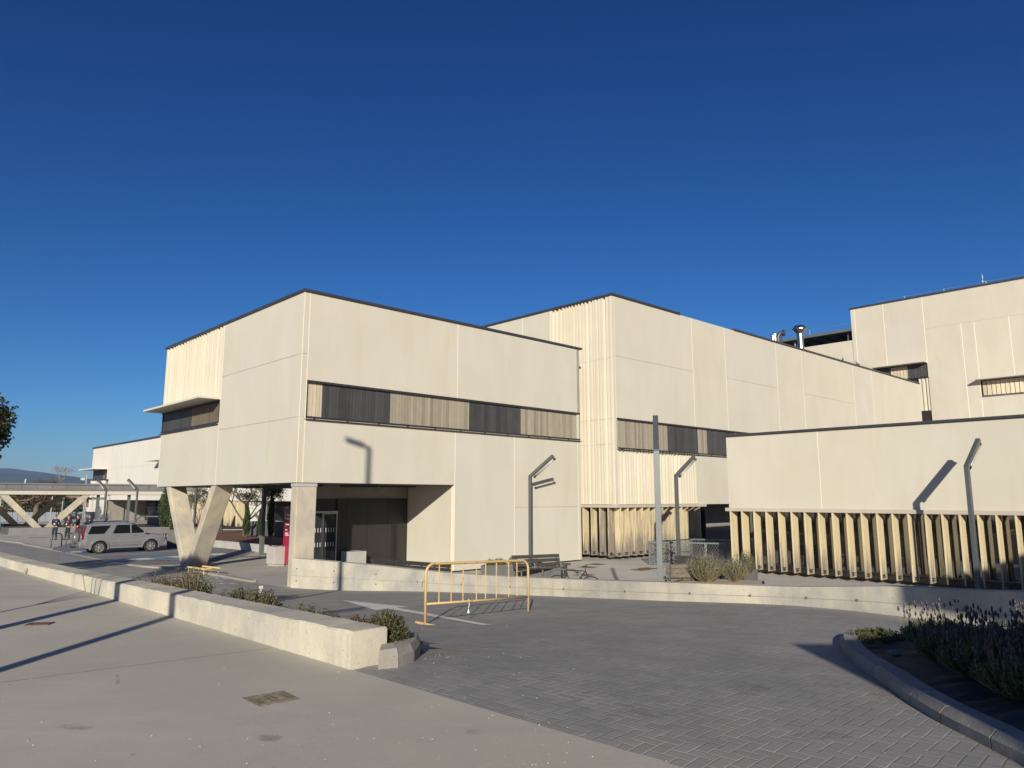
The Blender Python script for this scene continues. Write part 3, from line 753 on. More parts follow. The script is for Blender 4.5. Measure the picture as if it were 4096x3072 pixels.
# ---- block C: single-storey wing at the right with a long row of fins
dC = Vector((.692, -.722)); CC = Vector((9.0, 30.3)); CF = Fac(CC, dC, (-.7, -.7))
Ct = thing('hospital_wing', 'low cream single-storey wing at the right above a row of pale fins', 'building', (CC.x, CC.y, 0))
TC = CF.Z(2932, 1745.6); zc = CF.Z(2925, 2033); sC = 24.; cj = CF.S(3279, 1900)
mb = MB(); sl_ = MB()
panel(mb, CF, 0, cj, zc, TC, .35); panel(mb, CF, cj, cj+9, zc, TC, .15); panel(mb, CF, cj+9, sC, zc, TC, .3); seal(sl_, CF, cj, zc, TC, .013); seal(sl_, CF, cj+9, zc, TC)
C_in = -CF.n
CLf = Fac(CC, C_in, (-.69, .72)); panel(mb, CLf, .26, 12, zc, TC, .5)
wallbuild(mb, sl_, MB(), MT['panel'], Ct)
mb = MB(); coping(mb, CF, -.08, sC, TC, .085, .08); coping(mb, CLf, .4, 12, TC+.001, .084, .08); mb.build('coping', MT['coping'], Ct)
mb = MB(); mb.fbox(CF, -.1, sC, zc-.12, zc+.02, -.5, .14); mb.build('ledge', MT['ledge'], Ct, bevel=.012)
C2 = lambda a, b: tuple(CC+dC*a+C_in*b)
mb = MB(); mb.prism([C2(.24, .24), C2(sC-.3, .24), C2(sC-.3, 12), C2(.24, 12)], zc, TC-.02); mb.prism([C2(1, 3), C2(sC-.3, 3), C2(sC-.3, 12), C2(1, 12)], 0, zc); mb.build('building_core', MT['core'], Ct)
mb = MB(); mb.fbox(CF, .5, sC-.3, .28, zc-.02, -.62, -.6); gw = mb.build('window', MT['glassR'], Ct)
mb = MB(); k = .5
while k < sC: mb.fbox(CF, k, k+.05, .28, zc-.12, -.597, -.54); k += 2.6
mb.fbox(CF, .5, sC-.3, .0, .28, -.66, -.56); mb.fbox(CF, .5, sC-.3, .281, .33, -.64, -.53, 1); mb.build('frame', [MT['slatBr'], MT['slatB']], gw)
mb = MB(); mb.fbox(CF, .05, .5, 0, zc-.12, -.62, -.44); mb.build('dark_cladding', MT['darkwall'], Ct)
fins(Ct, CF, [.12+k*.52 for k in range(44)], .14, zc-.12, .13, .055)

# ---- block D: tall block in the background right
CD = Vector((36.1, 74.7)); DF = Fac(CD, dC, (-.7, -.7)); TD = CAMZ+.2651*74.7
Dt = thing('hospital_block', 'tallest cream block in the background right with strip windows under thin canopies', 'building', (CD.x, CD.y, 0))
du = [DF.S(3404, 1300), DF.S(3545, 1400), DF.S(3701, 1350), DF.S(3863, 1500), DF.S(3917, 1500), DF.S(4060, 1500)]
hz = DF.Z(3701, 1315); w1a, w1b = DF.S(3497, 1475), DF.S(3711, 1480); w1t, w1z = DF.Z(3705, 1452), DF.Z(3711, 1507)
w2a, w2t, w2z = DF.S(3926, 1550), DF.Z(3930, 1522), DF.Z(3935, 1584)
mb = MB(); sl_ = MB(); dj = MB(); Z0 = 5.
panel(mb, DF, 0, .4, Z0, TD, .6); panel(mb, DF, .4, du[1], w1t, TD, .1); panel(mb, DF, .4, w1a, Z0, w1t, .3); panel(mb, DF, du[1], du[2], w1t, TD, .9)
panel(mb, DF, w1b, du[3], Z0, hz, .1); panel(mb, DF, du[2], 40, hz, TD, .2)
panel(mb, DF, du[3], du[4], Z0, hz, .3); panel(mb, DF, du[4], du[5], w2t, hz, .05); panel(mb, DF, du[5], 40, w2t, hz, .4); panel(mb, DF, du[4], 40, Z0, w2z, .5)
for s, a, b in ((.4, Z0, TD), (du[1], w1t, TD), (du[2], w1t, TD), (du[3], Z0, hz), (du[4], Z0, hz), (du[5], w2t, hz)): seal(sl_, DF, s, a, b, .035)
hseal(dj, DF, hz, du[2], 40, .025)
# lower roof terrace parapet at its left
EF = Fac(CD, dC, (-.7, -.7)); zE = DF.Z(3413, 1360); panel(mb, EF, -14, -.02, Z0, zE, .1)
wallbuild(mb, sl_, dj, MT['panel'], Dt)
rb = MB(); ribs(rb, DF, DF.S(3680, 1600), DF.S(3715, 1600), DF.Z(3700, 1643), w1z-.1, .3); rb.build('ribbed_wall', MT['rib'], Dt)
w1m = DF.S(3629, 1480)
band(Dt, DF, w1a, w1b, w1z, w1t, [(w1a, DF.S(3560, 1480), 'D'), (DF.S(3562, 1480), w1m, 'C'), (w1m, w1b, 'D')], .30)
band(Dt, DF, w2a, 40, w2z, w2t, [(w2a+.1, 40, 'C')], .36)
mb = MB(); mb.fbox(DF, w1a, w1b+.0, w1t+.02, w1t+.15, -.1, .9); mb.build('sun_canopy', MT['panel'], Dt); mb = MB(); mb.fbox(DF, w2a-.3, 40, w2t+.02, w2t+.15, -.1, .9); mb.build('sun_canopy', MT['panel'], Dt)
mb = MB(); mb.fbox(DF, DF.S(3690, 1680), DF.S(3724, 1680), 5.6, DF.Z(3700, 1643), -.3, -.1); mb.build('window', MT['darkwall'], Dt)
mb = MB(); coping(mb, DF, -.1, 40, TD, .16, .1); mb.build('coping', MT['coping'], Dt)
D2 = lambda a, b: tuple(CD+dC*a-DF.n*b)
mb = MB(); mb.prism([D2(.24, .45), D2(39.8, .45), D2(39.8, 20), D2(.24, 20)], 0, TD-.05); mb.prism([D2(-14, .24), D2(.2, .24), D2(.2, 20), D2(-14, 20)], 0, zE-.05); mb.build('building_core', MT['core'], Dt)
# lifeline railing along the roof
mb = MB(); hs = [DF.S(u, v) for u, v in ((3497, 1205), (3610, 1185), (3768, 1155), (3937, 1125))]
for s in hs[1:]+[hs[-1]+4.6]: mb.tube([DF.pt(s, TD, -.6), DF.pt(s, TD+.55, -.6)], .04, 6)
mb.tube([DF.pt(s, TD+.52, -.6) for s in hs+[hs[-1]+4.6, 40]], .014, 4); mb.tube([DF.pt(hs[0], TD+.52, -.6), DF.pt(hs[0]+1.4, TD+.1, -.6)], .014, 4)
tag(mb.build('roof_lifeline', MT['galvL']), 'thin grey safety wire on short posts along the tallest roof', 'railing')
mb = MB(); q = DF.pt(DF.S(3922, 1120), TD, -.8)
mb.tube([q, q+Vector((0, 0, .8))], .03, 6); mb.lathe(q+Vector((0, 0, .8)), [(.02, 0), (.08, .18), (.02, .45), (.005, .6)], 8); mb.cbox(q+Vector((0, 0, .62)), .28, .08, .08)
tag(mb.build('lightning_rod', MT['galvL']), 'white lightning rod standing on the tallest roof', 'lightning rod')
# pergola roof over the lower roof terrace
pg = thing('roof_canopy', 'dark steel canopy roof left of the tallest block', 'roof canopy', tuple(DF.pt(-6, zE)))
zp = DF.Z(3404, 1312)
mb = MB(); mb.fbox(DF, -13.5, -.1, zp-.28, zp, -.25, -.1); mb.fbox(DF, -13.5, -.1, zp-.28, zp, -9, -8.85); mb.build('edge_beam', MT['greypaint'], pg)
mb = MB(); mb.fbox(DF, -13.4, -.1, zp-.1, zp-.02, -8.85, -.26)
for k in range(9): mb.fbox(DF, -13.2+k*1.55, -13.1+k*1.55, zp-.22, zp-.1, -8.8, -.3)
mb.build('deck', MT['coping'], pg)
for s in (-12.8, -6.6, -.7): m2 = MB(); m2.tube([DF.pt(s, zE, -.8), DF.pt(s, zp-.28, -.8)], .09, 6, square=True); m2.build('post', MT['greypaint'], pg)
mb = MB()
for s in (-8.6, -4.6): mb.tube([DF.pt(s, zp, -.3), DF.pt(s, zp+.62, -.3)], .035, 6)
mb.tube([DF.pt(-14.5, zp+.5, -.3), DF.pt(-8.6, zp+.58, -.3), DF.pt(-4.6, zp+.6, -.3), DF.pt(-.1, zp+.58, -.3)], .014, 4)
tag(mb.build('roof_lifeline', MT['galvL']), 'thin safety wire on two posts above the dark roof canopy', 'railing')
# chimneys
def flue(u, vt, vb, Y, r, name, label, hat=True):
    t = at_y(u, vt, Y); b_ = at_y(u, vb, Y); H = t.z-b_.z
    o = thing(name, label, 'chimney', tuple(b_)); m = MB(); m.lathe((0, 0, -3), [(r, 0), (r, 3+H*(.62 if hat else .75))], 16); m.build('pipe', MT['steel'], o, local=True, smooth=False)
    if hat: m = MB(); m.lathe((0, 0, H*.60), [(r*1.1, 0), (r*2.3, H*.20), (r*2.3, H*.24), (r*1.4, H*.40)], 16); m.build('rain_hood', MT['steel'], o, local=True)
    else: m = MB(); m.lathe((0, 0, H*.7), [(r*1.5, 0), (r*1.5, H*.3)], 12); m.build('cap', MT['steel'], o, local=True)
    return o
flue(3203, 1303, 1385, 73, .33, 'chimney', 'wide metal flue with a conical hood behind the roof edge')
flue(3092, 1342, 1362, 66, .14, 'chimney', 'left of two small metal flues on the middle roof', False)
flue(3101, 1337, 1362, 66, .16, 'chimney', 'second small metal flue beside the cranked pipe', False)
mb = MB(); q = at_y(3113, 1356, 66); mb.tube([q+Vector((0, 0, -2)), q+Vector((0, 0, .15)), q+Vector((.15, 0, .5)), q+Vector((.5, 0, .58))], .2, 10); mb.tube([q+Vector((.45, 0, .58)), q+Vector((.62, 0, .58))], .3, 10); mb.tube([q+Vector((.35, 0, -1)), q+Vector((.35, 0, .4))], .05, 6)
tag(mb.build('vent_pipe', MT['coping']), 'dark cranked exhaust pipe beside the small flues on the middle roof', 'pipe')

# ---- block F: far white wing at the left
CFp = Vector((-58, 100)); FF = Fac(CFp, dC, (-.7, -.7)); TF = FF.Z(378, 1795)
Ft = thing('hospital_wing', 'long white wing in the background left with a dark entrance', 'building', (CFp.x, CFp.y, 0))
def FS(u): return FF.S(u, 1950)
zcn = FF.Z(500, 2000); fj = [FS(u) for u in (432, 488, 554)]
mb = MB(); sl_ = MB(); dj = MB()
fw0, fw1, fz1, fz0 = FS(368), FS(423), FF.Z(380, 1882), FF.Z(380, 1920); hf = FF.Z(430, 1876)
panel(mb, FF, 0, fj[0], fz1, TF, .1); panel(mb, FF, fw1, fj[0], fz0, fz1, .1)
panel(mb, FF, fj[0], fj[1], hf, TF, .95); panel(mb, FF, fj[1], fj[2], hf, TF, .6); panel(mb, FF, fj[2], FS(800), hf, TF, .5); panel(mb, FF, FS(800), FS(1300), hf, TF, .6)
panel(mb, FF, fj[0], fj[2], zcn, hf, .7); panel(mb, FF, fj[2], FS(745), zcn, hf, .8); panel(mb, FF, FS(745), FS(1300), zcn+.0, hf, .4)
panel(mb, FF, 0, FS(424), 0, zcn+.0, .4)
for s in fj: seal(sl_, FF, s, zcn, TF, .03)
hseal(dj, FF, hf, fj[0], FS(1300), .02)
panel(mb, FF, FS(1050), FS(1062), 0, zcn, .4); panel(mb, FF, FS(1062), FS(1300), 0, FF.Z(1100, 2085), .5); panel(mb, FF, FS(1000), FS(1062), 0, zcn-.1, .5)
wallbuild(mb, sl_, dj, MT['panelF'], Ft)
rb = MB(); ribs(rb, FF, 0, FS(424)-1, zcn+.3, fz0-.08, .3); rb.build('ribbed_wall', MT['panelF'], Ft)
band(Ft, FF, fw0, fw1, fz0, fz1, [(fw0, FS(406), 'D'), (FS(406), FS(416), 'R'), (FS(416), fw1, 'D')], .35)
mb = MB(); mb.fbox(FF, -.4, fw1, fz1+.02, fz1+.16, -.1, 1.5); mb.fbox(FF, FS(628), FS(700), hf+.25, hf+.4, -.1, 1.5); mb.build('sun_canopy', MT['panelF'], Ft)
mb = MB(); coping(mb, FF, -.2, FS(1300), TF, .18, .12, .6); mb.build('coping', MT['coping'], Ft)
mb = MB(); F2 = lambda a, b: tuple(CFp+dC*a-FF.n*b); FE = FS(1300)
mb.prism([F2(.24, .3), F2(FE, .3), F2(FE, 14), F2(.24, 14)], zcn+.02, TF-.05); mb.prism([F2(.24, .3), F2(FS(424)-.2, .3), F2(FS(424)-.2, 14), F2(.24, 14)], 0, zcn)
mb.build('building_core', MT['core'], Ft)
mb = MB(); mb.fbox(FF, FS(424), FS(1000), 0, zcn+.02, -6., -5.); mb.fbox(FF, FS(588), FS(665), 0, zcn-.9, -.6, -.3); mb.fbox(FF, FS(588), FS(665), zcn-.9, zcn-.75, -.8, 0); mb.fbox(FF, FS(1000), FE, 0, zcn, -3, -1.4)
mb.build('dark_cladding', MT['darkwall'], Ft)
mb = MB(); mb.fbox(FF, FS(436), FS(466), 0, 2.6, -4.9, -4.8); ed = mb.build('glass_door', MT['glass'], Ft)
mb = MB()
for k in range(6): mb.fbox(FF, FS(437)+k*.6, FS(437)+k*.6+.06, .6+.9*(k % 2), 2.3, -4.78, -4.76)
mb.build('door_frame', MT['galvL'], ed)
mb = MB(); mb.fbox(FF, FS(1062), FS(1160), FF.Z(1100, 2083), FF.Z(1100, 2018)-.15, -.3, -.1); wd = mb.build('window', MT['glass'], Ft)
mb = MB(); mb.fbox(FF, FS(1056), FS(1066), FF.Z(1100, 2083), FF.Z(1100, 2018), -.1, .05); mb.fbox(FF, FS(1056), FS(1164), FF.Z(1100, 2083)-.08, FF.Z(1100, 2083), -.1, .08); mb.build('frame', MT['panelF'], wd)
fins(Ft, FF, [FS(752)+k*1.15 for k in range(int((FS(1000)-FS(752))/1.15))], .5, zcn-.02, .25, .3, rail=False)
# the shaded sliver of its flank beyond the canopy keeps the same white wall
# ---- walkway canopy G
GF = Fac((-39.6, 62.), dR, (.69, -.72))
Gt = thing('walkway_canopy', 'long flat grey roofed walkway canopy carried on concrete V legs', 'canopy', (-39.6, 62, 0))
WG, SG0, SG1 = 9.2, -26., 24.
mb = MB(); mb.fbox(GF, SG0, SG1, 4.08, 4.21, -WG, .08); k = SG0
while k < SG1-.1: mb.fbox(GF, k+.012, k+1.09, 3.70, 4.07, -WG, 0, 0, random.random()); k += 1.1
mb.fbox(GF, SG0, SG1, 3.58, 3.69, -WG, .12); mb.build('roof_fascia', MT['planter2'], Gt)
mb = MB(); mb.fbox(GF, SG0, SG1, 3.25, 3.575, -.5, .06); mb.build('edge_beam', MT['panel'], Gt)
mb = MB(); mb.fbox(GF, SG0, SG1, 3.25, 3.575, -WG+.1, -WG+.6); mb.build('edge_beam', MT['conc'], Gt)
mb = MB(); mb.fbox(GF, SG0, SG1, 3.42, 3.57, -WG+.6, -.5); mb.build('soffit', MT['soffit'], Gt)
for base, off in ((0, -.3), (-9.6, -.3), (-.2, -8.2), (-9.8, -8.2)):
    for sg in (-1, 1):
        mb = MB(); leg(GF, base-.3+sg*.25, base-.3+sg*3.1, .3, 3.27, .62, off-.25, off+.25, mb); mb.build('v_column_leg', MT['conc'], Gt)
    mb = MB(); mb.fbox(GF, base-.5, base+.55, -.05, .3, off-.27, off+.27); mb.build('footing', MT['conc'], Gt)
for s in (3.96, 6.5, 12.): mb = MB(); mb.fbox(GF, s, s+.22, 0, 3.25, -.6, -.38); mb.build('steel_post', MT['greypaint'], Gt)
# ---------------------------------------------------------------- lamps
def make_lamp():
    o = thing('street_lamp', 'x', 'street lamp')
    m = MB(); m.tube([(0, 0, 0), (0, 0, 3.93)], .0625, square=True); m.cbox((0, 0, .012), .3, .3, .02); m.build('post', MT['galv'], o, local=True, bevel=.004, seg=1)
    m = MB(); d = Vector((1.19, 0, .88)).normalized(); a = Vector((-.03, 0, 3.90)); L = 1.5
    up = Vector((-d.z, 0, d.x)); M = Matrix((d, Vector((0, 1, 0)), up)).transposed()
    m.cbox(a+d*L/2, L, .125, .125, M=M); m.build('arm', MT['galv'], o, local=True, bevel=.004, seg=1)
    m = MB(); q0, q1 = a+d*.22-up*.16, a+d*(L-.02)-up*.16
    m.tube([q0, q1], .045, 10); lm = m.build('tube_light', MT['frosted'], o, local=True, smooth=True)
    m = MB(); m.tube([q0-d*.04, q0+d*.05], .052, 10); m.tube([q1-d*.05, q1+d*.04], .052, 10)
    for q in (q0+d*.06, q1-d*.06): m.tube([q, q+up*.12], .014, 6)
    m.build('end_cap', MT['frame'], lm, local=True)
    return o
MT['frosted'] = simple('frosted_tube', (.35, .34, .31), .25, var=.05)
lamp0 = make_lamp(); first = [True]
def put_lamp(x, y, z, az, label, s=1., group='angled tube lamps around the hospital'):
    o = lamp0 if first[0] else copy_tree(lamp0); first[0] = False
    o.location = (x, y, z); o.rotation_euler = (0, 0, R(90-az)); o.scale = (s, s, s); tag(o, label, 'street lamp', group); return o
put_lamp(.80, 32.0, 0, 124, 'angled tube lamp casting its shadow on the cream wall behind the bench')
put_lamp(7.05, 31.2, 0, 56, 'angled tube lamp in front of the ribbed corner above the mesh enclosure')
put_lamp(13.75, 21.9, 0, 51, 'angled tube lamp at the right in front of the long row of fins')
l4 = put_lamp(3.27, 16.35, 0, 11.5, 'bright tall lamp post seen edge-on right behind the retaining wall', 1.03)
put_lamp(-5.15, .8, 1.4, 120, 'angled tube lamp standing on the plaza beside the viewer')
p = at_y(422, 2000, 60); put_lamp(p.x, 60, 0, -65, 'angled tube lamp left of the dark entrance, above the parked car', .93)
p = at_y(547, 2000, 58); put_lamp(p.x, 58, 0, -68, 'angled tube lamp in front of the dark entrance, right of its twin', .93)
p = at_y(783, 2000, 47); put_lamp(p.x, 47, 0, -70, 'angled tube lamp seen between the legs of the V column', .93)
p = at_y(893, 2000, 54); put_lamp(p.x, 54, 0, -70, 'angled tube lamp behind the bare tree of the mulch bed', .93)
# tall street light left of the frame: its shadow crosses plaza, driveway and facade
o = thing('street_lamp', 'tall steel street light standing on the plaza left of the viewer', 'street lamp', (-6.60, 5, 1.4))
m = MB(); m.tube([(0, 0, 0), (0, 0, 11.1)], [.10, .075], 12); m.build('post', MT['galv'], o, local=True)
m = MB(); m.tube([(0, 0, 11.05), (-.2, 0, 11.1)], .05, 8); m.cbox((-.42, 0, 11.08), .55, .3, .12); m.build('lamp_head', MT['galv'], o, local=True)

# ---------------------------------------------------------------- yellow barriers
def barrier(name, label, E, Fp, H, lay=None):
    E, Fp = Vector(E), Vector(Fp); ax = (Fp-E); L = Vector((ax.x, ax.y, 0)).length; o = thing(name, label, 'barrier', tuple(E))
    X = ax.normalized(); Z = Vector((0, 0, 1)); Y = Z.cross(X).normalized(); P = lambda a, b, c=0: X*a+Z*b+Y*c
    L = ax.length; r = .17
    arc = [P(r-r*math.cos(t), H-r+r*math.sin(t)) for t in [math.pi/2*k/7 for k in range(8)]]
    arc2 = [P(L-r+r*math.sin(t), H-r+r*math.cos(t)) for t in [math.pi/2*k/7 for k in range(8)]]
    m = MB(); m.tube([P(0, 0)]+arc+arc2+[P(L, .02)], .024, 10); m.build('frame', MT['yellow'], o, local=True, smooth=True)
    m = MB(); m.tube([P(.0, .34), P(L, .30)], .019, 8); m.build('bottom_rail', MT['yellow'], o, local=True, smooth=True)
    for k in range(8):
        a = .3+k*(L-.62)/7+(.05 if k in (3, 6) else 0); m = MB(); m.tube([P(a, .34), P(a, H-.005)], .011, 6); m.build('upright', MT['yellow'], o, local=True)
    m = MB(); m.tube([P(0, .015, -.24), P(0, .022, .24)], .018, 6, square=True); m.build('foot', MT['yellow'], o, local=True)
    m = MB(); m.tube([P(-.0, .72), P(-.07, .72), P(-.08, .62)], .006, 5); m.build('hook', MT['rust'], o, local=True)
    m = MB(); m.tube([P(1.0, .36), P(1.02, .26), P(1.0, .20)], .006, 4); m.lathe(P(1.0, .12), [(.022, 0), (.006, .07)], 6); m.build('tape_remnant', MT['lettering'], o, local=True)
    return o
barrier('pedestrian_barrier', 'rusty yellow metal barrier standing on the driveway pavers', on_road(1700, 2500), on_road(2113, 2452), 1.0)
# old frame lying at the foot of the V column
o = thing('broken_barrier', 'pale yellow barrier frame lying flat beside the V column foot', 'barrier', tuple(at_z(830, 2280)))
pts = [at_z(u, v, .22) for u, v in ((750, 2268), (818, 2277), (877, 2272))]; pt2 = [at_z(u, v, .28) for u, v in ((810, 2265), (878, 2273))]
m = MB(); m.tube(pts, .035, 8); m.build('frame', MT['yellowP'], o)
m = MB(); m.tube(pt2, .035, 8); m.build('frame', MT['yellowP'], o)
for u, v in ((755, 2268), (774, 2271), (795, 2274), (816, 2276), (874, 2272), (812, 2266)):
    q = at_z(u, v, .22); m = MB(); m.tube([q, Vector((q.x, q.y, 0))], .012, 5); m.build('upright', MT['yellowP'], o)

# ---------------------------------------------------------------- benches
def bench(label, loc, rz, L, nleg=3, wood='bench', group='dark slatted benches'):
    o = thing('bench', label, 'bench', loc, R(rz), group)
    for k in range(3): m = MB(); M = Matrix.Rotation(R(-12), 3, 'X'); m.cbox((0, .10+.035*k, .53+.145*k), L, .04, .128, M=M); m.build('back_slat', MT[wood], o, local=True, bevel=.006, seg=1)
    for k in range(4): m = MB(); m.cbox((0, -.42+.125*k, .43-.008*k), L, .105, .035); m.build('seat_slat', MT[wood], o, local=True, bevel=.005, seg=1)
    for k in range(nleg):
        x = -L/2+.12+k*(L-.24)/(nleg-1); m = MB()
        m.tube([(x, -.42, 0), (x, -.38, .40), (x, .02, .40), (x, .09, .40), (x, .20, .86)], [.036, .038, .038, .042, .028], 6); m.tube([(x, .16, 0), (x, .06, .40)], .04, 6)
        m.build('leg', MT['galv'] if wood == 'benchW' else MT['bench'], o, local=True)
    for x in (-L*.16,) if L < 2.6 else (-L/2+.1, L/2-.1):
        m = MB(); m.tube([(x, -.38, .42), (x, -.36, .62), (x, .1, .64)], .016, 6); m.build('armrest', MT['greypaint'], o, local=True)
    return o
a, b = at_z(1497, 2233, .87), at_z(1818, 2256, .87); c = (a+b)/2
bench('long dark slatted bench seen from behind, under the overhang behind the wall', (c.x, c.y, 0), 180+math.degrees(math.atan2((b-a).y, (b-a).x)), (b-a).length, 7)
a, b = at_z(2056, 2225, .87), at_z(2245, 2218, .87); c = (a+b)/2
bench('dark slatted bench facing the viewer beside the bicycle', (c.x, c.y, 0), math.degrees(math.atan2((b-a).y, (b-a).x)), (b-a).length)
a, b = at_z(2690, 2224, .87), at_z(2915, 2238, .87); c = (a+b)/2
bench('dark slatted bench half hidden behind the planter shrubs', (c.x, c.y, 0), math.degrees(math.atan2((b-a).y, (b-a).x)), (b-a).length)
a, b = at_z(2685, 2266, .82), at_z(2756, 2262, .82); c = (a+b)/2
bench('weathered slatted bench seen from behind, left of the planter shrubs', (c.x, c.y-.0, 0), 180+3, 1.0, 2, 'benchW')
a = at_y(637, 2125, 53)
bench('dark slatted bench in front of the dark entrance behind the car', (a.x, 53, 0), 5, 4.6, 6)
a = at_y(602, 2105, 57); o = MB(); o.tube([(a.x-1.2, 57, 0), (a.x-1.2, 57, 1.2), (a.x-.8, 57, 1.55), (a.x+3., 57, 1.5)], .06, 8); tag(o.build('handrail', MT['galv']), 'rounded steel handrail behind the entrance bench', 'handrail')

# ---------------------------------------------------------------- planters and beds
def bed(name, label, poly, h, wt=.03, fill='gravel', wall='planter', cat='planter', dz=.05):
    P = [Vector(p).to_2d() for p in poly]; c = sum(P, Vector((0, 0)))/len(P); o = thing(name, label, cat, (c.x, c.y, 0))
    k = len(P); m = MB(); I = []
    for i in range(k):
        a, b, d = P[i-1], P[i], P[(i+1) % k]; n1 = (b-a).normalized(); n2_ = (d-b).normalized()
        q = ((n1.orthogonal()+n2_.orthogonal())); q = q.normalized(); q = q*wt/max(.3, q.dot(n1.orthogonal()))
        if (b+q-c).length > (b-c).length and (b-q-c).length < (b-c).length: q = -q
        I.append(b+q)
    for i in range(k):
        j = (i+1) % k; m.quadbox([(*P[i], 0), (*P[j], 0), (*I[j], 0), (*I[i], 0), (*P[i], h), (*P[j], h), (*I[j], h), (*I[i], h)])
    m.build('side_wall', MT[wall], o)
    m = MB(); m.prism([tuple(p) for p in I], 0.01, h-dz); m.build('fill', MT[fill], o)
    return o
def zz(u, v, z=0): return at_z(u, v, z).to_2d()
def rect(a, b, d, away=True):
    a, b = Vector(a).to_2d(), Vector(b).to_2d(); n = (b-a).orthogonal().normalized()
    if (n.y < 0) == away: n = -n
    return [a, b, b+n*d, a+n*d]
p1 = rect(zz(1923, 2262, .45), zz(2243, 2270, .45), 1.3)
bed('planter', 'long grey steel planter with small green shrubs behind the bench', p1, .45)
p2 = [zz(2672, 2331, .42), zz(3062, 2336, .42), zz(3056, 2322, .42), zz(2740, 2312, .42)]
bed('planter', 'low grey planter filled with pinkish gravel behind the retaining wall', p2, .42, dz=.06)
p3 = rect(zz(2955, 2279, .5), zz(3030, 2276, .5), 1.2)
bed('planter', 'small grey steel planter in front of the first fins', p3, .5, fill='soil')
q = [zz(760, 2180), zz(835, 2187), zz(967, 2201), zz(1160, 2222), zz(1175, 2150), zz(1000, 2138), zz(820, 2138)]
bed('mulch_bed', 'raised bed of brown bark mulch behind the raised wing', q, .42, .2, 'mulch', 'concG', 'planting bed', .04)
q = [(-18.5, 51.5), (-9.4, 47.6), (-9.0, 48.4), (-18.2, 52.3)]
m = MB(); m.prism([tuple(Vector(x)) for x in q], 0, 1.35); tag(m.build('screen_wall', MT['planter']), 'low dark grey wall behind the mulch bed', 'wall')
q = at_y(695, 2145, 44); m = MB(); m.cbox((q.x, 44, .55), .62, .3, 1.1); tag(m.build('grey_pillar', MT['planter']), 'grey steel slab standing between the car and the V column', 'pillar')
q = [zz(0, 2136), zz(33, 2139), zz(330, 2136), zz(345, 2125), zz(0, 2118)]
bed('planter', 'long grey raised planter under the walkway canopy behind the men', q, .55, .2, 'soil')
q = at_y(350, 2110, 58); m = MB(); m.cbox((q.x, 58, .65), 2.4, .5, 1.3, R(20)); tag(m.build('screen_wall', MT['planter']), 'dark grey wall block behind the man at the car', 'wall')

# ---------------------------------------------------------------- vegetation
def rv(r): 
    while True:
        v = Vector((r.uniform(-1, 1), r.uniform(-1, 1), r.uniform(-1, 1)))
        if .05 < v.length < 1: return v.normalized()
def leaf(m, p, d, L, W, t=.5, mi=0, r=random):
    d = d.normalized(); s = d.cross(rv(r)).normalized()*W/2
    m.face([p, p+d*L*.45+s, p+d*L, p+d*L*.45-s], mi, t)
def shrub(name, label, loc, r, h, mats, nst=60, nlf=16, lf=.03, seed=1, group=None, flowers=0, lean=.5, stem=True, cat='shrub', up=.75, irregular=.3):
    rn = random.Random(seed); o = thing(name, label, cat, loc, 0, group)
    ms, ml, mf = MB(), MB(), MB()
    for k in range(nst):
        a = rn.uniform(0, 6.283); q = math.sqrt(rn.random()); hh = h*(1-lean*q*q)*rn.uniform(1-irregular, 1+irregular*.3); tip = Vector((math.cos(a)*r*q, math.sin(a)*r*q, hh))
        base = Vector((math.cos(a)*r*q*.3, math.sin(a)*r*q*.3, 0)); mid = base.lerp(tip, .5)+Vector((math.cos(a), math.sin(a), 0))*r*.10
        if stem: ms.tube([base, mid, tip], [.006, .0045, .002], 3, cap=False)
        tv = rn.random()
        for j in range(nlf):
            t = rn.uniform(.25, 1.); p = base.lerp(mid, t*2) if t < .5 else mid.lerp(tip, t*2-1)
            d = (rv(rn)+Vector((0, 0, up))).normalized()
            leaf(ml, p, d, lf*rn.uniform(.6, 1.4), lf*rn.uniform(.22, .4), min(1, max(0, tv*.6+.4*rn.random())), 0, rn)
        if rn.random() < flowers:
            f = tip+Vector((rn.uniform(-.04, .04), rn.uniform(-.04, .04), rn.uniform(.06, .2))); ms.tube([tip, f], .0018, 3, cap=False)
            mf.lathe(f, [(.003, 0), (.010, .012), (.011, .03), (.006, .05), (.002, .056)], 5, 0, rn.random())
    if ms.v: ms.build('stems', mats[1], o, local=True)
    ml.build('foliage', mats[0], o, local=True)
    if mf.v: mf.build('flowers', MT['flower'], o, local=True)['kind'] = 'stuff'
    return o
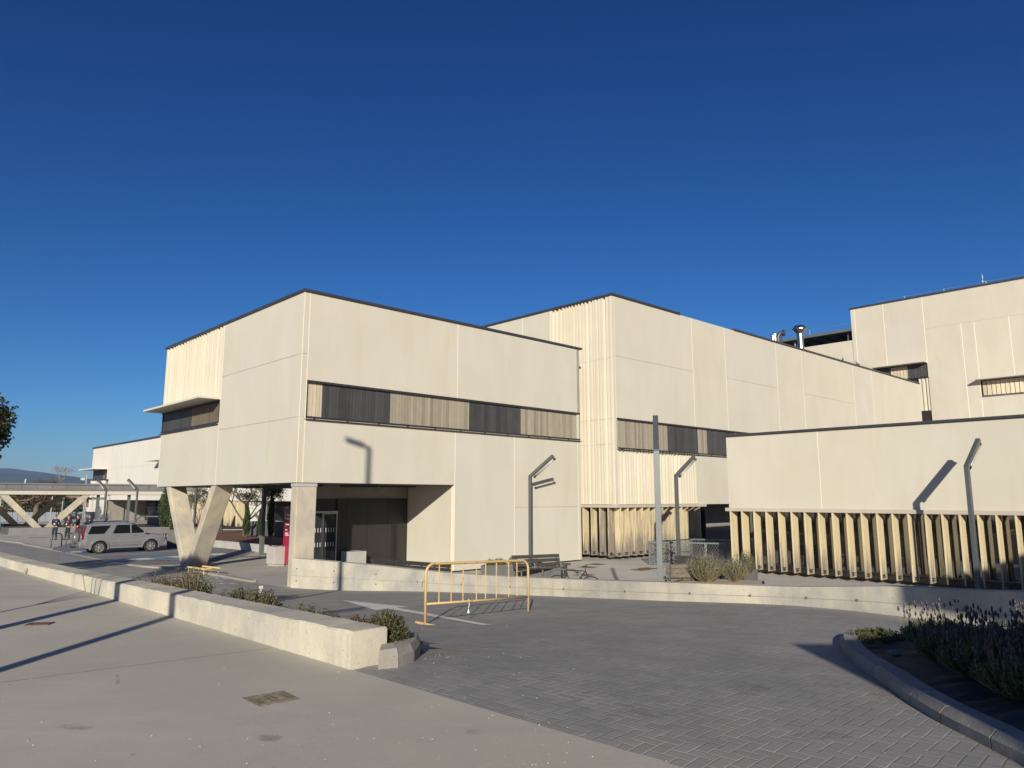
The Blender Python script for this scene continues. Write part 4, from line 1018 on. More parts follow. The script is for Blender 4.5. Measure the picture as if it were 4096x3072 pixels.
def tree(name, label, loc, h, r, trunk_h, leafm, seed=1, nl=9000, lf=.05, tr=.06, levels=4, spread=.9, group=None, lean=(0, 0), cat='tree', nb=3, upw=.22, fan=1.5):
    rn = random.Random(seed); o = thing(name, label, cat, loc, 0, group); mt, ml = MB(), MB(); tips = []
    def grow(p, d, L, rad, lv):
        e = p+d*L+rv(rn)*L*.08; q = e-c; w = math.sqrt((q.x/r)**2+(q.y/r)**2+(q.z/hz_)**2)
        if w > .95: e = c+q*(rn.uniform(.6, .97)/w)
        mid = p.lerp(e, .5)+rv(rn)*L*.06
        mt.tube([p, mid, e], [rad, rad*.85, rad*.68], 6 if lv > 1 else 4, cap=False)
        if lv == 0: tips.append((p, e)); return
        if lv <= 2: tips.append((mid, e))
        for k in range(nb if lv > 1 else nb+1):
            nd = (d+rv(rn)*spread+Vector((0, 0, upw))).normalized(); grow(e, nd, L*rn.uniform(.62, .85), rad*.62, lv-1)
    L0 = (h-trunk_h)/2.6; c = Vector((lean[0], lean[1], (h+trunk_h)/2)); hz_ = (h-trunk_h)/2
    mt.tube([(0, 0, -.1), (lean[0]*.5, lean[1]*.5, trunk_h*.5), (lean[0], lean[1], trunk_h)], [tr*1.25, tr, tr*.9], 8)
    for k in range(nb+1):
        a = 6.283*k/(nb+1)+rn.uniform(-.4, .4); grow(Vector((lean[0], lean[1], trunk_h)), Vector((math.cos(a)*r/h*fan, math.sin(a)*r/h*fan, 1)).normalized(), L0, tr*.62, levels-1)
    mt.build('trunk', MT['bark'], o, local=True, smooth=True)
    for k in range(nl):
        a, b = rn.choice(tips); p = a.lerp(b, rn.uniform(.1, 1.15))+rv(rn)*lf*rn.uniform(.5, 3.5)
        q = p-c; 
        if (q.x/r)**2+(q.y/r)**2+(q.z/hz_)**2 > 1.25: continue
        leaf(ml, p, rv(rn)+Vector((0, 0, -.1)), lf*rn.uniform(.7, 1.5), lf*rn.uniform(.4, .7), rn.random(), 0, rn)
    ml.build('crown', MT[leafm], o, local=True)
    return o
def cypress(label, loc, h, r, seed, stake=True, mat='leafCyp', n=2600):
    rn = random.Random(seed); o = thing('cypress', label, 'cypress tree', loc, 0, 'slender cypresses'); m = MB(); m.tube([(0, 0, 0), (0, 0, h*.85)], [.05, .01], 6); m.build('trunk', MT['bark'], o, local=True)
    m = MB()
    for k in range(n):
        t = rn.random()**.8; a = rn.uniform(0, 6.283); q = r*(math.sin(math.pi*min(1, t*.9+.12))**.7)*(1-.55*t)*rn.uniform(.5, 1.12)*(1+.25*math.sin(a*3+t*9))
        leaf(m, Vector((math.cos(a)*q, math.sin(a)*q, .15+t*(h-.15))), Vector((math.cos(a)*.35, math.sin(a)*.35, 1)), .16, .06, rn.random(), 0, rn)
    m.build('crown', MT[mat], o, local=True)
    if stake: m = MB(); m.tube([(r*.7, -r*.8, 0), (r*.7, -r*.8, h*.6)], .035, 6); tag(m.build('stake', MT['stake'], o, local=True))
    return o
# trees on the plaza, left edge of the frame
tree('oak_tree', 'dark leaved tree at the left edge of the picture', (-7.30, 9.0, PZ), 3.3, .95, .75, 'leafDark', 4, 16000, .05, .028, 4, .85)
tree('oak_tree', 'taller tree left of the frame throwing leafy shade on the driveway', (-14.9, 16.8, PZ), 4.4, 1.5, 1.9, 'leafDark', 9, 7000, .09, .05, 4, .9)
tree('oak_tree', 'tree beside the low wall left of the frame', (-19.8, 20, PZ), 4.3, 1.7, 1.9, 'leafDark', 12, 9000, .09, .06, 4, .9)
# tree and cypresses of the mulch bed
q = at_z(975, 2146, .38)
tree('olive_tree', 'open crowned tree with sparse grey green leaves in the mulch bed', (q.x, q.y, .38), 5.6, 2.7, .9, 'leafOlive', 21, 15000, .10, .10, 5, .8, nb=3, upw=.05, fan=2.2)
q2 = at_z(984, 2148, .38); cypress('small slim cypress standing right against the mulch bed tree', (q2.x+.15, q2.y-.4, .38), 2.0, .22, 3, False)
q2 = at_z(1037, 2150, .38); cypress('thin young cypress between the tree and the dark post', (q2.x, q2.y, .38), 1.7, .16, 4, False)
q2 = at_z(1080, 2155, .38); cypress('dark slim cypress in front of the far window by the maroon sign', (q2.x, q2.y, .38), 2.9, .20, 5, False)
q2 = at_y(668, 2100, 54); cypress('tall staked cypress between the entrance and the V column', (q2.x, 54, .3), 4.9, .62, 6, True, n=5200)
q2 = at_y(682, 2100, 53); cypress('shorter cypress beside the tall staked one', (q2.x+.3, 53, .3), 2.6, .4, 8, False)
q2 = at_y(792, 2100, 50); tree('young_tree', 'thin young tree seen between the V column legs', (q2.x, 50, 0), 3.9, 1., 1.2, 'leafOlive', 31, 1500, .09, .04, 4)
# behind the walkway canopy
q = at_y(140, 2080, 86); tree('bare_tree', 'wide brown branchy tree behind the walkway canopy', (q.x, 86, -.2), 5.6, 6.5, 2.4, 'leafJunR', 41, 4500, .16, .28, 5, 1.3, nb=3)
q = at_y(240, 2000, 92); tree('young_tree', 'thin bare treetop rising above the canopy roof', (q.x, 92, 0), 7.7, 1.3, 4.6, 'dry', 44, 260, .16, .06, 3, .7, nb=2)
q = at_y(50, 2000, 120); tree('green_tree', 'broad yellow green tree beyond the fence at the left edge', (q.x+2, 120, -1), 5.8, 6, 1., 'leafOlive', 46, 5000, .35, .2, 4, 1.1)
rn = random.Random(77); kinds = [('dense dark tree on the far slope beyond the fence', 'leafCyp'), ('olive green tree on the far slope beyond the fence', 'leafJun')]
t0 = None
for k in range(44):
    y = rn.uniform(190, 420); x = y*rn.uniform(-.72, -.46)
    if t0 is None or k == 22:
        rr_ = random.Random(50+k); t0 = thing('slope_tree', kinds[k//22][0], 'tree', (0, 0, 0)); m = MB(); m.tube([(0, 0, 0), (0, 0, 2)], .25, 5); m.build('trunk', MT['bark'], t0, local=True); m = MB()
        for i in range(900):
            v = rv(rr_); v = Vector((v.x*2.4, v.y*2.4, 2.6+v.z*1.7))*rr_.uniform(.75, 1.05); leaf(m, v, rv(rr_), .8, .6, rr_.random(), 0, rr_)
        m.build('crown', MT[kinds[k//22][1]], t0, local=True); t = t0
    else: t = copy_tree(t0)
    s = rn.uniform(.8, 1.7); t.location = (x, y, terrain(x, y)-.3); t.scale = (s*1.3, s*1.3, s); t['group'] = ('dark trees' if k < 22 else 'olive green trees')+' scattered over the far slope'
# lavender in the gravel planter
shrub('lavender_bush', 'large grey green lavender bush in the gravel planter', tuple(at_z(2822, 2326, .36)), .62, .80, [MT['leafLavG'], MT['dry']], 420, 30, .05, 61, None, .35, .35)
shrub('lavender_bush', 'smaller round lavender bush right of the large one', tuple(at_z(2938, 2325, .36)), .48, .66, [MT['leafLavG'], MT['dry']], 330, 26, .05, 62, None, .25, .4)
shrub('green_shrub', 'bright green shrub at the right end of the planter', tuple(at_z(2988, 2300, .45)), .28, .80, [MT['leafLav'], MT['dry']], 140, 30, .05, 63)
for k, (u, r_, h_) in enumerate(((1962, .24, .22), (1995, .28, .28), (2052, .2, .38), (2150, .22, .2))):
    q = at_z(u, 2262, .42); shrub('low_shrub', ['flat dark green shrub at the left end of the long planter', 'round dark green shrub in the long planter', 'upright sprig of green in the long planter', 'green shrub behind the bench back'][k], (q.x, q.y+.35, .4), r_, h_, [MT['leafLav'], MT['dry']], 60, 26, .045, 70+k)
# evergreen scrub behind the low wall
def juniper(label, loc, r, h, mat, ns, seed):
    """arching sprays, each beset with short side sprigs of tiny needles"""
    rn = random.Random(seed); o = thing('juniper_shrub', label, 'shrub', loc, 0, 'junipers behind the low wall'); ms, ml = MB(), MB()
    for k in range(ns):
        a = rn.uniform(0, 6.283); q = rn.random()**.6; L = rn.uniform(.55, 1.0); top = h*(1-.55*q*q)*rn.uniform(.55, 1.08); base = Vector((math.cos(a)*r*q*.45, math.sin(a)*r*q*.45, 0)); e = Vector((math.cos(a)*r*q*1.15, math.sin(a)*r*q*1.15, top))
        P = [base, base.lerp(e, .5)+Vector((0, 0, top*.10)), e]; ms.tube(P, [.005, .0035, .0015], 3, cap=False); tv = rn.random()
        for j in range(20):
            t = .15+.85*j/19; p = P[0].lerp(P[1], t*2) if t < .5 else P[1].lerp(P[2], t*2-1); dd = (e-base).normalized(); sd = (rv(rn)+dd*.7).normalized(); l2 = rn.uniform(.02, .06)*(1.2-t*.7)
            for i in range(3):
                leaf(ml, p+sd*l2*i*.5, (sd+rv(rn)*.5), .028, .011, min(1, tv*.5+.5*rn.random()), 0, rn)
    ms.build('stems', MT['dry'], o, local=True); ml.build('foliage', mat, o, local=True); return o
def behind_wall(u, off):
    f = Fac(LA+n2*off, LD, (-1, -1)); s = f.S(u, 2450); p = f.pt(s, 0); return (p.x, p.y, gz(p.x, p.y)+.08)
jl = [(612, .9, .5, .03, 'sparse low juniper sprigs behind the low wall, farthest left', 0, 50), (700, 1.0, .55, .08, 'reddish spreading shrub behind the far part of the low wall', 1, 200), (765, 1.0, .28, .22, 'spiky dark juniper beside the reddish shrub', 0, 120),
      (960, .9, .50, .02, 'wide dark juniper behind the middle of the low wall', 0, 170), (1035, .85, .34, .05, 'second dark juniper touching the wide one', 0, 120), (1180, .8, .45, -.06, 'low trailing juniper with thin raised sprigs', 0, 70),
      (1290, .75, .40, -.10, 'small trailing juniper before the reddish clump', 0, 60), (1432, .72, .26, -.05, 'reddish brown juniper clump near the end of the low wall', 1, 130), (1548, .58, .20, 0, 'dense dark green juniper at the end of the low wall', 0, 330)]
for k, (u, off, r_, hx, lab, red, ns) in enumerate(jl):
    x, y, z = behind_wall(u, off); z0 = PZ+lwh((Vector((x, y))-LA).dot(LD)); hh = (z0-z)+hx if k < 8 else .38
    juniper(lab, (x, y, z), r_, hh, MT['leafJunR'] if red else MT['leafJun'], ns, 80+k)
q = at_z(110, 2296, PZ); shrub('weed', 'small grey weed growing at the foot of the low wall', (q.x, q.y, PZ), .07, .14, [MT['leafLavG'], MT['dry']], 16, 12, .02, 95, cat='weed')
# ---------------------------------------------------------------- lavender island with kerb
def zp2(x, y): return 3200+x/2.298, 2350+y/2.298
OUT = [on_road(*zp2(x, y)) for x, y in ((2300, 1790), (2059, 1650), (1900, 1568), (1650, 1440), (1350, 1285), (1100, 1135), (910, 1005), (760, 890), (530, 740), (425, 640), (378, 570), (376, 510), (410, 478), (500, 466))]
OUT += [Vector((4.95, 9.75, 0)), Vector((6.2, 9.0, 0)), Vector((8.2, 7.9, 0)), Vector((11, 6.5, 0)), Vector((11, 3, 0))]
OUTC = catmull([Vector((p.x, p.y, 0)) for p in OUT], 5)
OUTC = [Vector((p.x, p.y)) for p in OUTC]
isl = thing('kerb_island', 'raised planting island with pale kerb stones at the lower right', 'traffic island', (5, 7, 1.3))
def inset(P, w):
    out = []
    for i in range(len(P)):
        d = (P[min(len(P)-1, i+1)]-P[max(0, i-1)]).normalized(); n = Vector((d.y, -d.x)); out.append(P[i]+n*w)
    return out
cen = Vector((6, 7)); sgn = 1 if (inset(OUTC, .1)[20]-cen).length < (OUTC[20]-cen).length else -1
I1, I2 = inset(OUTC, sgn*.045), inset(OUTC, sgn*.20)
L = 0; start = 0; m = MB(); stones = 0
def kz(p): return gz(p.x, p.y)
for i in range(len(OUTC)-1):
    L += (OUTC[i+1]-OUTC[i]).length
    if L > .55 or i == len(OUTC)-2:
        m = MB(); a, b = start, i+1; n = b-a+1
        rows = []
        for k in range(a, b+1):
            z = kz(OUTC[k]); e = .008 if k == a else -.008 if k == b else 0
            dd = (OUTC[min(len(OUTC)-1, k+1)]-OUTC[max(0, k-1)]).normalized()*e
            o_, i1, i2 = OUTC[k]+dd, I1[k]+dd, I2[k]+dd
            rows.append([(o_.x, o_.y, z-.05), (o_.x, o_.y, z+.075), (i1.x, i1.y, z+.125), (i2.x, i2.y, z+.125), (i2.x, i2.y, z-.05)])
        for r_ in rows: m.v += r_
        for q in range(n-1):
            for k in range(5): m.f.append((q*5+k, q*5+(k+1) % 5, (q+1)*5+(k+1) % 5, (q+1)*5+k)); m.m.append(0); m.t.append(.5)
        m.f += [(4, 3, 2, 1, 0), tuple((n-1)*5+k for k in range(5))]; m.m += [0, 0]; m.t += [.5, .5]
        m.build('kerb_stone', MT['kerb'], isl); start = i+1; L = 0
m = MB(); rn = random.Random(5)
cc = Vector((7.2, 6.2)); K = 12
for k in range(K+1):
    for p in I2:
        q = p.lerp(cc, k/K); z = kz(p)*(1-k/K)+1.38*k/K; m.v.append((q.x, q.y, z+.07+(rn.uniform(-.02, .03) if k else -.01)+.05*min(1, k/3)))
n = len(I2)
for k in range(K):
    for i in range(n-1): m.f.append((k*n+i, k*n+i+1, (k+1)*n+i+1, (k+1)*n+i)); m.m.append(0); m.t.append(.5)
m.build('planting_soil', simple('island_soil', (.10, .075, .05), .95, var=.45, scale=5, bump=1, bscale=25, world=True), isl, smooth=True)
def isz(x, y): return min(1.5, gz(x, y)+.14)
lav = [(4.66, 8.05, .46, .34, 'leftmost tall lavender bush with purple spikes on the kerb island', 101, .24), (5.2, 7.75, .48, .35, 'second lavender bush on the kerb island, right of the leftmost', 102, .26),
       (4.85, 6.95, .42, .31, 'lavender bush in front of the taller ones on the kerb island', 103, .25), (5.6, 7.3, .5, .34, 'lavender bush at the right edge, in the back row of the island', 104, .4),
       (4.65, 6.2, .38, .30, 'nearest lavender bush at the right edge of the picture', 105, .35), (6.2, 8.4, .5, .36, 'far lavender bush at the back of the kerb island', 106, .4), (5.4, 6.4, .45, .33, 'lavender bush just outside the right edge beside the nearest one', 107, .35)]
lav += [(4.28, 7.35, .34, .26, 'low lavender bush behind the pale stone on the kerb island', 131, .15), (4.12, 6.6, .36, .27, 'dark lavender bush nearest the island kerb, middle of the row', 132, .12),
        (3.95, 5.85, .36, .27, 'dark lavender bush nearest the kerb close to the lower right corner', 133, .12), (4.25, 5.3, .4, .3, 'dark lavender bush cut by the right edge above the kerb', 134, .15)]
for x, y, r_, h_, lab, sd, fl in lav:
    fl *= .6
    shrub('lavender_bush', lab, (x, y, isz(x, y)-.02), r_, h_, [MT['leafLav'], MT['dry']], 460, 30, .036, sd, 'lavender bushes on the kerb island', fl, .32)
rn = random.Random(8)
for k, (u, v) in enumerate(((3445, 2583), (3475, 2578), (3520, 2575), (3560, 2583), (3480, 2610), (3600, 2600), (3540, 2605))):
    q = on_road(u, v); shrub('grass_tuft', 'small green tufts of weed at the tip of the kerb island', (q.x, q.y, q.z+.10), .11, .10, [MT['leafLav'], MT['dry']], 34, 9, .035, 110+k, 'weed tufts at the island tip', cat='weed')
q = on_road(4045, 3010); shrub('weed', 'small green weed at the foot of the kerb near the lower right corner', (q.x, q.y, q.z), .09, .1, [MT['leafLav'], MT['dry']], 40, 12, .022, 121, cat='weed')
def rock(name, label, loc, r, mat, seed, cat='stone', flat=.6):
    rn = random.Random(seed); m = MB(); m.lathe(loc, [(r*.5, -.2*r), (r, .1*r), (r*.85, flat*r*.7), (r*.4, flat*r)], 7); m.v = [(x+rn.uniform(-.15, .15)*r, y+rn.uniform(-.15, .15)*r, z+rn.uniform(-.08, .08)*r) for x, y, z in m.v]
    return tag(m.build(name, mat), label, cat)
q = on_road(3583, 2655); rock('stone', 'pale stone lying on the island soil before the lavender', (q.x, q.y, q.z+.10), .075, MT['kerb'], 4)
# pebbles, grit and chips on the paving
m = MB(); rn = random.Random(15)
for k in range(430):
    if k < 150: q = on_road(rn.gauss(1830, 75), rn.gauss(2612, 16))
    elif k < 330: q = on_road(rn.uniform(1500, 4000), rn.uniform(2560, 3060))
    elif k < 500: q = at_z(rn.uniform(0, 2300), rn.uniform(2480, 3060), PZ+.004)
    else: t = rn.uniform(0, 9); w = lline(t)-n2*rn.uniform(.02, .12); q = Vector((w.x, w.y, PZ+.004))
    if k < 330 and (q.x+q.y) < 5.75: q.z = PZ+.004
    r = rn.uniform(.002, .006)*(1 if k < 500 else 1.7); m.lathe((q.x, q.y, q.z), [(r, 0), (r*.8, r*.8), (r*.2, r)], 5, 0, rn.random())
tag(m.build('pebbles', mat_leaf('pale_grit', (.30, .27, .23), (.47, .45, .40), .9, 0.)), 'pale pebbles and grit scattered over the paving', 'pebbles', kind='stuff')
# sand patch left on the pavers
def blotch(u, v, ru, rv_, name, colr, fn=on_road, seed=1, dz=.011, op=.85):
    rn = random.Random(seed); m = MB(); pts = []
    for k in range(40):
        a = 6.283*k/40; w = rn.uniform(.6, 1.1); q = fn(u+math.cos(a)*ru*w, v+math.sin(a)*rv_*w); pts.append((q.x, q.y, q.z+dz))
    m.face(pts); mt, nt, b = new_mat(name); g = NG(nt); g.world = True
    tr = g.n('ShaderNodeBsdfTransparent'); mx = g.n('ShaderNodeMixShader'); g.l(g.rng(g.noise(5, detail=8, rough=.8), .40, .75, 0, op), mx.inputs[0]); g.l(tr.outputs[0], mx.inputs[1]); g.l(b.outputs[0], mx.inputs[2]); g.l(mx.outputs[0], nt.nodes['Material Output'].inputs[0])
    b.inputs['Base Color'].default_value = (*colr, 1); b.inputs['Roughness'].default_value = .95
    return structure(m.build(name, mt))
blotch(1810, 2608, 110, 14, 'sand_patch', (.50, .44, .33), seed=2); blotch(2860, 2453, 115, 12, 'pale_patch', (.42, .39, .34), seed=3)
blotch(3560, 2770, 110, 22, 'sand_patch', (.33, .29, .22), seed=6)
for u, v, a, b, s in ((2560, 2860, 150, 22, 11), (3000, 2760, 90, 30, 12), (3300, 2950, 130, 20, 13)): blotch(u, v, a, b, 'tyre_smudge', (.12, .12, .12), seed=s, op=.3)
pl = lambda u, v: at_z(u, v, PZ+.004)
for u, v, a, b, s in ((300, 2910, 80, 14, 21), (1080, 2955, 55, 16, 22), (470, 2720, 10, 26, 23), (1700, 2965, 40, 10, 24), (1900, 2930, 45, 12, 25)): blotch(u, v, a, b, 'tyre_smudge', (.20, .195, .19), pl, s, .004, .6)
# kerb stones closing the planting strip at the wall end
ks = [on_road(*p) for p in ((1511, 2681), (1594, 2671), (1656, 2650), (1681, 2624), (1676, 2603))]
kt = thing('kerb_stones', 'short arc of chamfered kerb stones at the end of the low wall', 'kerb', tuple(ks[1]))
cI = Vector(behind_wall(1545, .55)[:2])
for i in range(4):
    a, b = ks[i], ks[i+1]; A2, B2 = Vector((a.x, a.y)), Vector((b.x, b.y)); ia, ib = (cI-A2).normalized(), (cI-B2).normalized(); e = (B2-A2)*.02; z = a.z; A2 = A2+e; B2 = B2-e
    m = MB(); pa = [(A2, -.03), (A2, .10), (A2+ia*.05, .17), (A2+ia*.22, .19), (A2+ia*.22, -.03)]; pb = [(B2, -.03), (B2, .10), (B2+ib*.05, .17), (B2+ib*.22, .19), (B2+ib*.22, -.03)]
    m.v = [(p.x, p.y, z+h) for p, h in pa]+[(p.x, p.y, z+h) for p, h in pb]
    for k in range(5): m.f.append((k, (k+1) % 5, 5+(k+1) % 5, 5+k)); m.m.append(0); m.t.append(.5)
    m.f += [(4, 3, 2, 1, 0), (5, 6, 7, 8, 9)]; m.m += [0, 0]; m.t += [.5, .5]; m.build('kerb_stone', MT['kerb'], kt)
m = MB(); NNs = 30
for i in range(NNs):
    a = lline(.35+i*.9); 
    for k, off in enumerate((.38, .9, 1.35)): p = a+n2*off; m.v.append((p.x, p.y, gz(p.x, p.y)+.09))
for i in range(NNs-1):
    for k in range(2): m.f.append((i*3+k, i*3+k+1, (i+1)*3+k+1, (i+1)*3+k)); m.m.append(0); m.t.append(.5)
structure(m.build('planting_strip', MT['soil']))
for u, v, h, lab in ((824, 2392, .32, 'short concrete stub post behind the low wall, nearer the reddish shrub'), (1043, 2372, .22, 'small concrete stub post at the edge of the driveway before the pillar')):
    q = on_road(u, v); m = MB(); m.cbox((q.x, q.y, q.z+h/2), .13, .13, h, .3); tag(m.build('stub_post', MT['concG'], bevel=.01), lab, 'post')
# forecourt kerb
kc = thing('forecourt_kerb', 'worn low kerb between the asphalt and the forecourt', 'kerb', (KERB[3].x, KERB[3].y, 0)); kp = catmull([Vector((p.x, p.y, 0)) for p in KERB[1:]], 6)
segs = [(0, 18), (24, len(kp)-1)]
for a, b in segs:
    for i in range(a, b):
        p, q = kp[i], kp[i+1]; d = (q-p).normalized(); n = Vector((-d.y, d.x, 0)); n = n if n.y > 0 else -n; m = MB(); m.quadbox([p, q, q+n*.22, p+n*.22, p+Vector((0, 0, .07)), q+Vector((0, 0, .07)), q+n*.22+Vector((0, 0, .08)), p+n*.22+Vector((0, 0, .08))]); m.build('kerb_stone', MT['kerb'], kc)
# asphalt bays and paint
m = MB(); m.face([(*zz(*p), .012) for p in ((195, 2196), (330, 2160), (620, 2166), (1040, 2202), (930, 2236), (700, 2258), (510, 2262))]); structure(m.build('parking_bay', MT['asphalt']))
def paint(name, segs, mat, z=.017):
    m = MB()
    for a, b, w in segs: strip_on(z, zz(*a), zz(*b), w, m, dz=0)
    return structure(m.build(name, mat))
paint('road_marking', [((195, 2199), (512, 2261), .13), ((350, 2227), (872, 2194), .12)], MT['white'])
A0, B0 = zz(434, 2246), zz(905, 2216); n_ = int((B0-A0).length/.95); wm, bm = MB(), MB()
for k in range(n_):
    a, b = A0.lerp(B0, k/n_), A0.lerp(B0, (k+1)/n_); strip_on(.018, a, b, 1.15, wm if k % 2 else bm, dz=0)
A0, B0 = zz(250, 2211), zz(350, 2207); strip_on(.018, A0, A0.lerp(B0, .3), .9, bm, dz=0); strip_on(.018, A0.lerp(B0, .3), A0.lerp(B0, .75), .9, wm, dz=0); strip_on(.018, A0.lerp(B0, .75), B0, .9, bm, dz=0)
strip_on(.018, zz(525, 2222), zz(640, 2218), .9, bm, dz=0); strip_on(.018, zz(655, 2243), zz(720, 2240), .8, bm, dz=0)
structure(wm.build('road_marking', MT['white'])); structure(bm.build('road_marking', MT['blue']))
def onr(u, v, dz=.014): q = on_road(u, v); return (q.x, q.y, q.z+dz)
m = MB(); m.face([onr(1369, 2402.7), onr(1505, 2443.6), onr(1562, 2437.5), onr(1577, 2433.5), onr(1635, 2430)])
N_ = 10
for k in range(N_):
    t0_, t1_ = k/N_, (k+1)/N_; L_ = lambda a, b, t: (a[0]+(b[0]-a[0])*t, a[1]+(b[1]-a[1])*t)
    up, lo = ((1575, 2431), (1967, 2502.7)), ((1551, 2437), (1930, 2504.5)); m.face([onr(*L_(*lo, t0_), .0145), onr(*L_(*lo, t1_), .0145), onr(*L_(*up, t1_), .0145), onr(*L_(*up, t0_), .0145)])
structure(m.build('road_marking', MT['white']))
m = MB()
for r_, (v0, u0, u1, n_) in enumerate(((2306, 730, 880, 6), (2316, 700, 900, 7), (2325, 620, 880, 8), (2336, 500, 930, 11), (2311, 760, 900, 5))):
    for k in range(n_): u = u0+(u1-u0)*k/(n_-1); a, b = on_road(u-8, v0-.5), on_road(u+8, v0+.5); strip_on(max(a.z, b.z)+.012, a, b, .13, m, dz=0)
structure(m.build('road_marking', MT['white']))
m = MB(); a, b = on_road(150, 2222), on_road(205, 2221); strip_on(a.z+.012, a, b, .12, m, dz=0); structure(m.build('road_marking', MT['white']))
# covers
def cover(label, u, v, z, sx, sy, rot, mat, cat='drain cover', name='drain_cover'):
    q = at_z(u, v, z); o = thing(name, label, cat, (q.x, q.y, z)); m = MB(); m.cbox((0, 0, .003), sx, sy, .012, R(rot)); m.build('plate', mat, o, local=True); m = MB()
    M = Matrix.Rotation(R(rot), 3, 'Z')
    for a, b, w, h in ((0, sy/2+.015, sx+.06, .03), (0, -sy/2-.015, sx+.06, .03)): m.cbox(M@Vector((a, b, .004)), w, h, .014, R(rot))
    for a in (-1, 1): m.cbox(M@Vector((a*(sx/2+.015), 0, .004)), .03, sy, .014, R(rot))
    m.build('rim', mat, o, local=True); return o
cn = [at_z(u, v, PZ+.004).to_2d() for u, v in ((965.6, 2793), (1038, 2828), (1204, 2797), (1135.6, 2764))]; cm_ = sum(cn, Vector((0, 0)))/4
oc = thing('manhole_cover', 'square ribbed manhole cover set in the plaza concrete', 'manhole cover', (cm_.x, cm_.y, PZ))
m = MB(); m.prism([tuple(cm_+(c-cm_)*.97) for c in cn], PZ-.01, PZ+.008); m.build('plate', MT['iron'], oc)
bl = lambda a, b: cn[0].lerp(cn[1], a).lerp(cn[3].lerp(cn[2], a), b)
m = MB()
def bar(a0, a1, b0, b1): m.prism([tuple(bl(*q)) for q in ((a0, b0), (a1, b0), (a1, b1), (a0, b1))], PZ+.008, PZ+.013)
for k in range(3):
    s = .05+.05*k; bar(s, s+.022, s, 1-s); bar(1-s-.022, 1-s, s, 1-s); bar(s+.024, 1-s-.024, s, s+.022); bar(s+.024, 1-s-.024, 1-s-.022, 1-s)
for k in range(12): bar(.22+.045*k, .24+.045*k, .22, .40); bar(.22+.045*k, .24+.045*k, .60, .78)
bar(.3, .7, .48, .52)
m.build('tread_bars', MT['iron'], oc)
cover('small rusty drain cover near the left edge of the plaza', 158, 2497, PZ+.004, .22, .14, 10, MT['rust'])
for k, (u, v) in enumerate(((2387, 2257), (2350, 2269), (2335, 2300), (2560, 2279), (2594, 2274))):
    cover('reddish square cover in the terrace floor', u, v, .004, .55, .55, 45, MT['rust'])['group'] = 'reddish covers in the terrace floor'
cover('narrow rusty grate in the forecourt right of the V column', 998, 2226, .004, 1.0, .35, 5, MT['rust']); cover('narrow rusty grate among the blue markings', 642, 2243, .02, .7, .3, 5, MT['rust'])
cover('dark slot drain in the pavement left of the men', 45, 2148, .004, 1.2, .2, 0, MT['frame']); cover('dark slot drain in the pavement behind the men', 150, 2150, .004, 1.2, .2, 0, MT['frame'])
# concrete cubes
def cube(label, u, v, ztop, w1, w2):
    q = at_z(u, v, ztop); o = thing('concrete_block', label, 'concrete block', (q.x, q.y, 0)); m = MB(); P = Vector((q.x, q.y)); a, b = P+dR*w2, P+dL*w1
    m.prism([tuple(P), tuple(a), tuple(a+dL*w1), tuple(b)], .08, ztop); m.build('block', MT['concG'], o, bevel=.02); m = MB(); P2 = P+dR*.05+dL*.05; m.prism([tuple(P2), tuple(P2+dR*(w2-.1)), tuple(P2+dR*(w2-.1)+dL*(w1-.1)), tuple(P2+dL*(w1-.1))], 0, .079); m.build('plinth', MT['concG'], o)
cube('grey concrete cube block beside the maroon sign', 1098, 2188, .84, .75, .80); cube('grey concrete cube block in front of the dark recess cladding', 1398, 2208, .84, .75, .80)
# maroon totem sign
q = at_z(1128, 2262); TFc = Fac((q.x, q.y), dC, (-.7, -.7)); zt = TFc.Z(1143, 2038)
so_ = thing('totem_sign', 'dark maroon and crimson direction totem with white lettering behind the pillar', 'sign', (q.x, q.y, 0))
zm = .05+(zt-.05)*.60; zl2 = .05+(zt-.05)*.825
m = MB(); m.fbox(TFc, 0, 1.05, .10, zm, -.12, 0, 1); m.fbox(TFc, 0, 1.05, zm+.001, zl2, -.12, 0, 0); m.fbox(TFc, 0, 1.05, zl2+.012, zt, -.12, 0, 0); m.fbox(TFc, .01, 1.04, zl2, zl2+.012, -.11, -.004, 2); m.build('panel', [MT['maroon'], MT['crimson'], MT['lettering']], so_)
for s in (.12, .9): m = MB(); m.fbox(TFc, s, s+.05, 0, .10, -.09, -.03); m.build('foot', MT['frame'], so_)
def text(s, size, f, a, z, parent, name='lettering', mat='lettering', sx=.8):
    cu = bpy.data.curves.new('t', 'FONT'); cu.body = s; cu.size = size; cu.extrude = .002
    ob = bpy.data.objects.new('t', cu); col.objects.link(ob); dg = bpy.context.evaluated_depsgraph_get(); me = bpy.data.meshes.new_from_object(ob.evaluated_get(dg)); bpy.data.objects.remove(ob); bpy.data.curves.remove(cu)
    me.materials.clear(); me.materials.append(MT[mat]); o = bpy.data.objects.new(name, me); col.objects.link(o); o.parent = parent
    M = Matrix(((f.d.x*sx, 0, f.n.x), (f.d.y*sx, 0, f.n.y), (0, 1, 0))).to_4x4(); r = parent
    while r.parent: r = r.parent
    M.translation = f.pt(a, z, .004)-r.location; me.transform(M); return o
zr = zt-.2
text('Hospital General', .15, TFc, .24, zt-.27, so_); text("d'Ontinyent", .15, TFc, .24, zt-.45, so_)
text('Maternitat', .10, TFc, .16, zl2-.26, so_); text('Accés', .10, TFc, .16, zl2-.50, so_); text('principal', .10, TFc, .16, zl2-.64, so_); text('Urgències', .11, TFc, .16, zm-.18, so_)
m = MB()
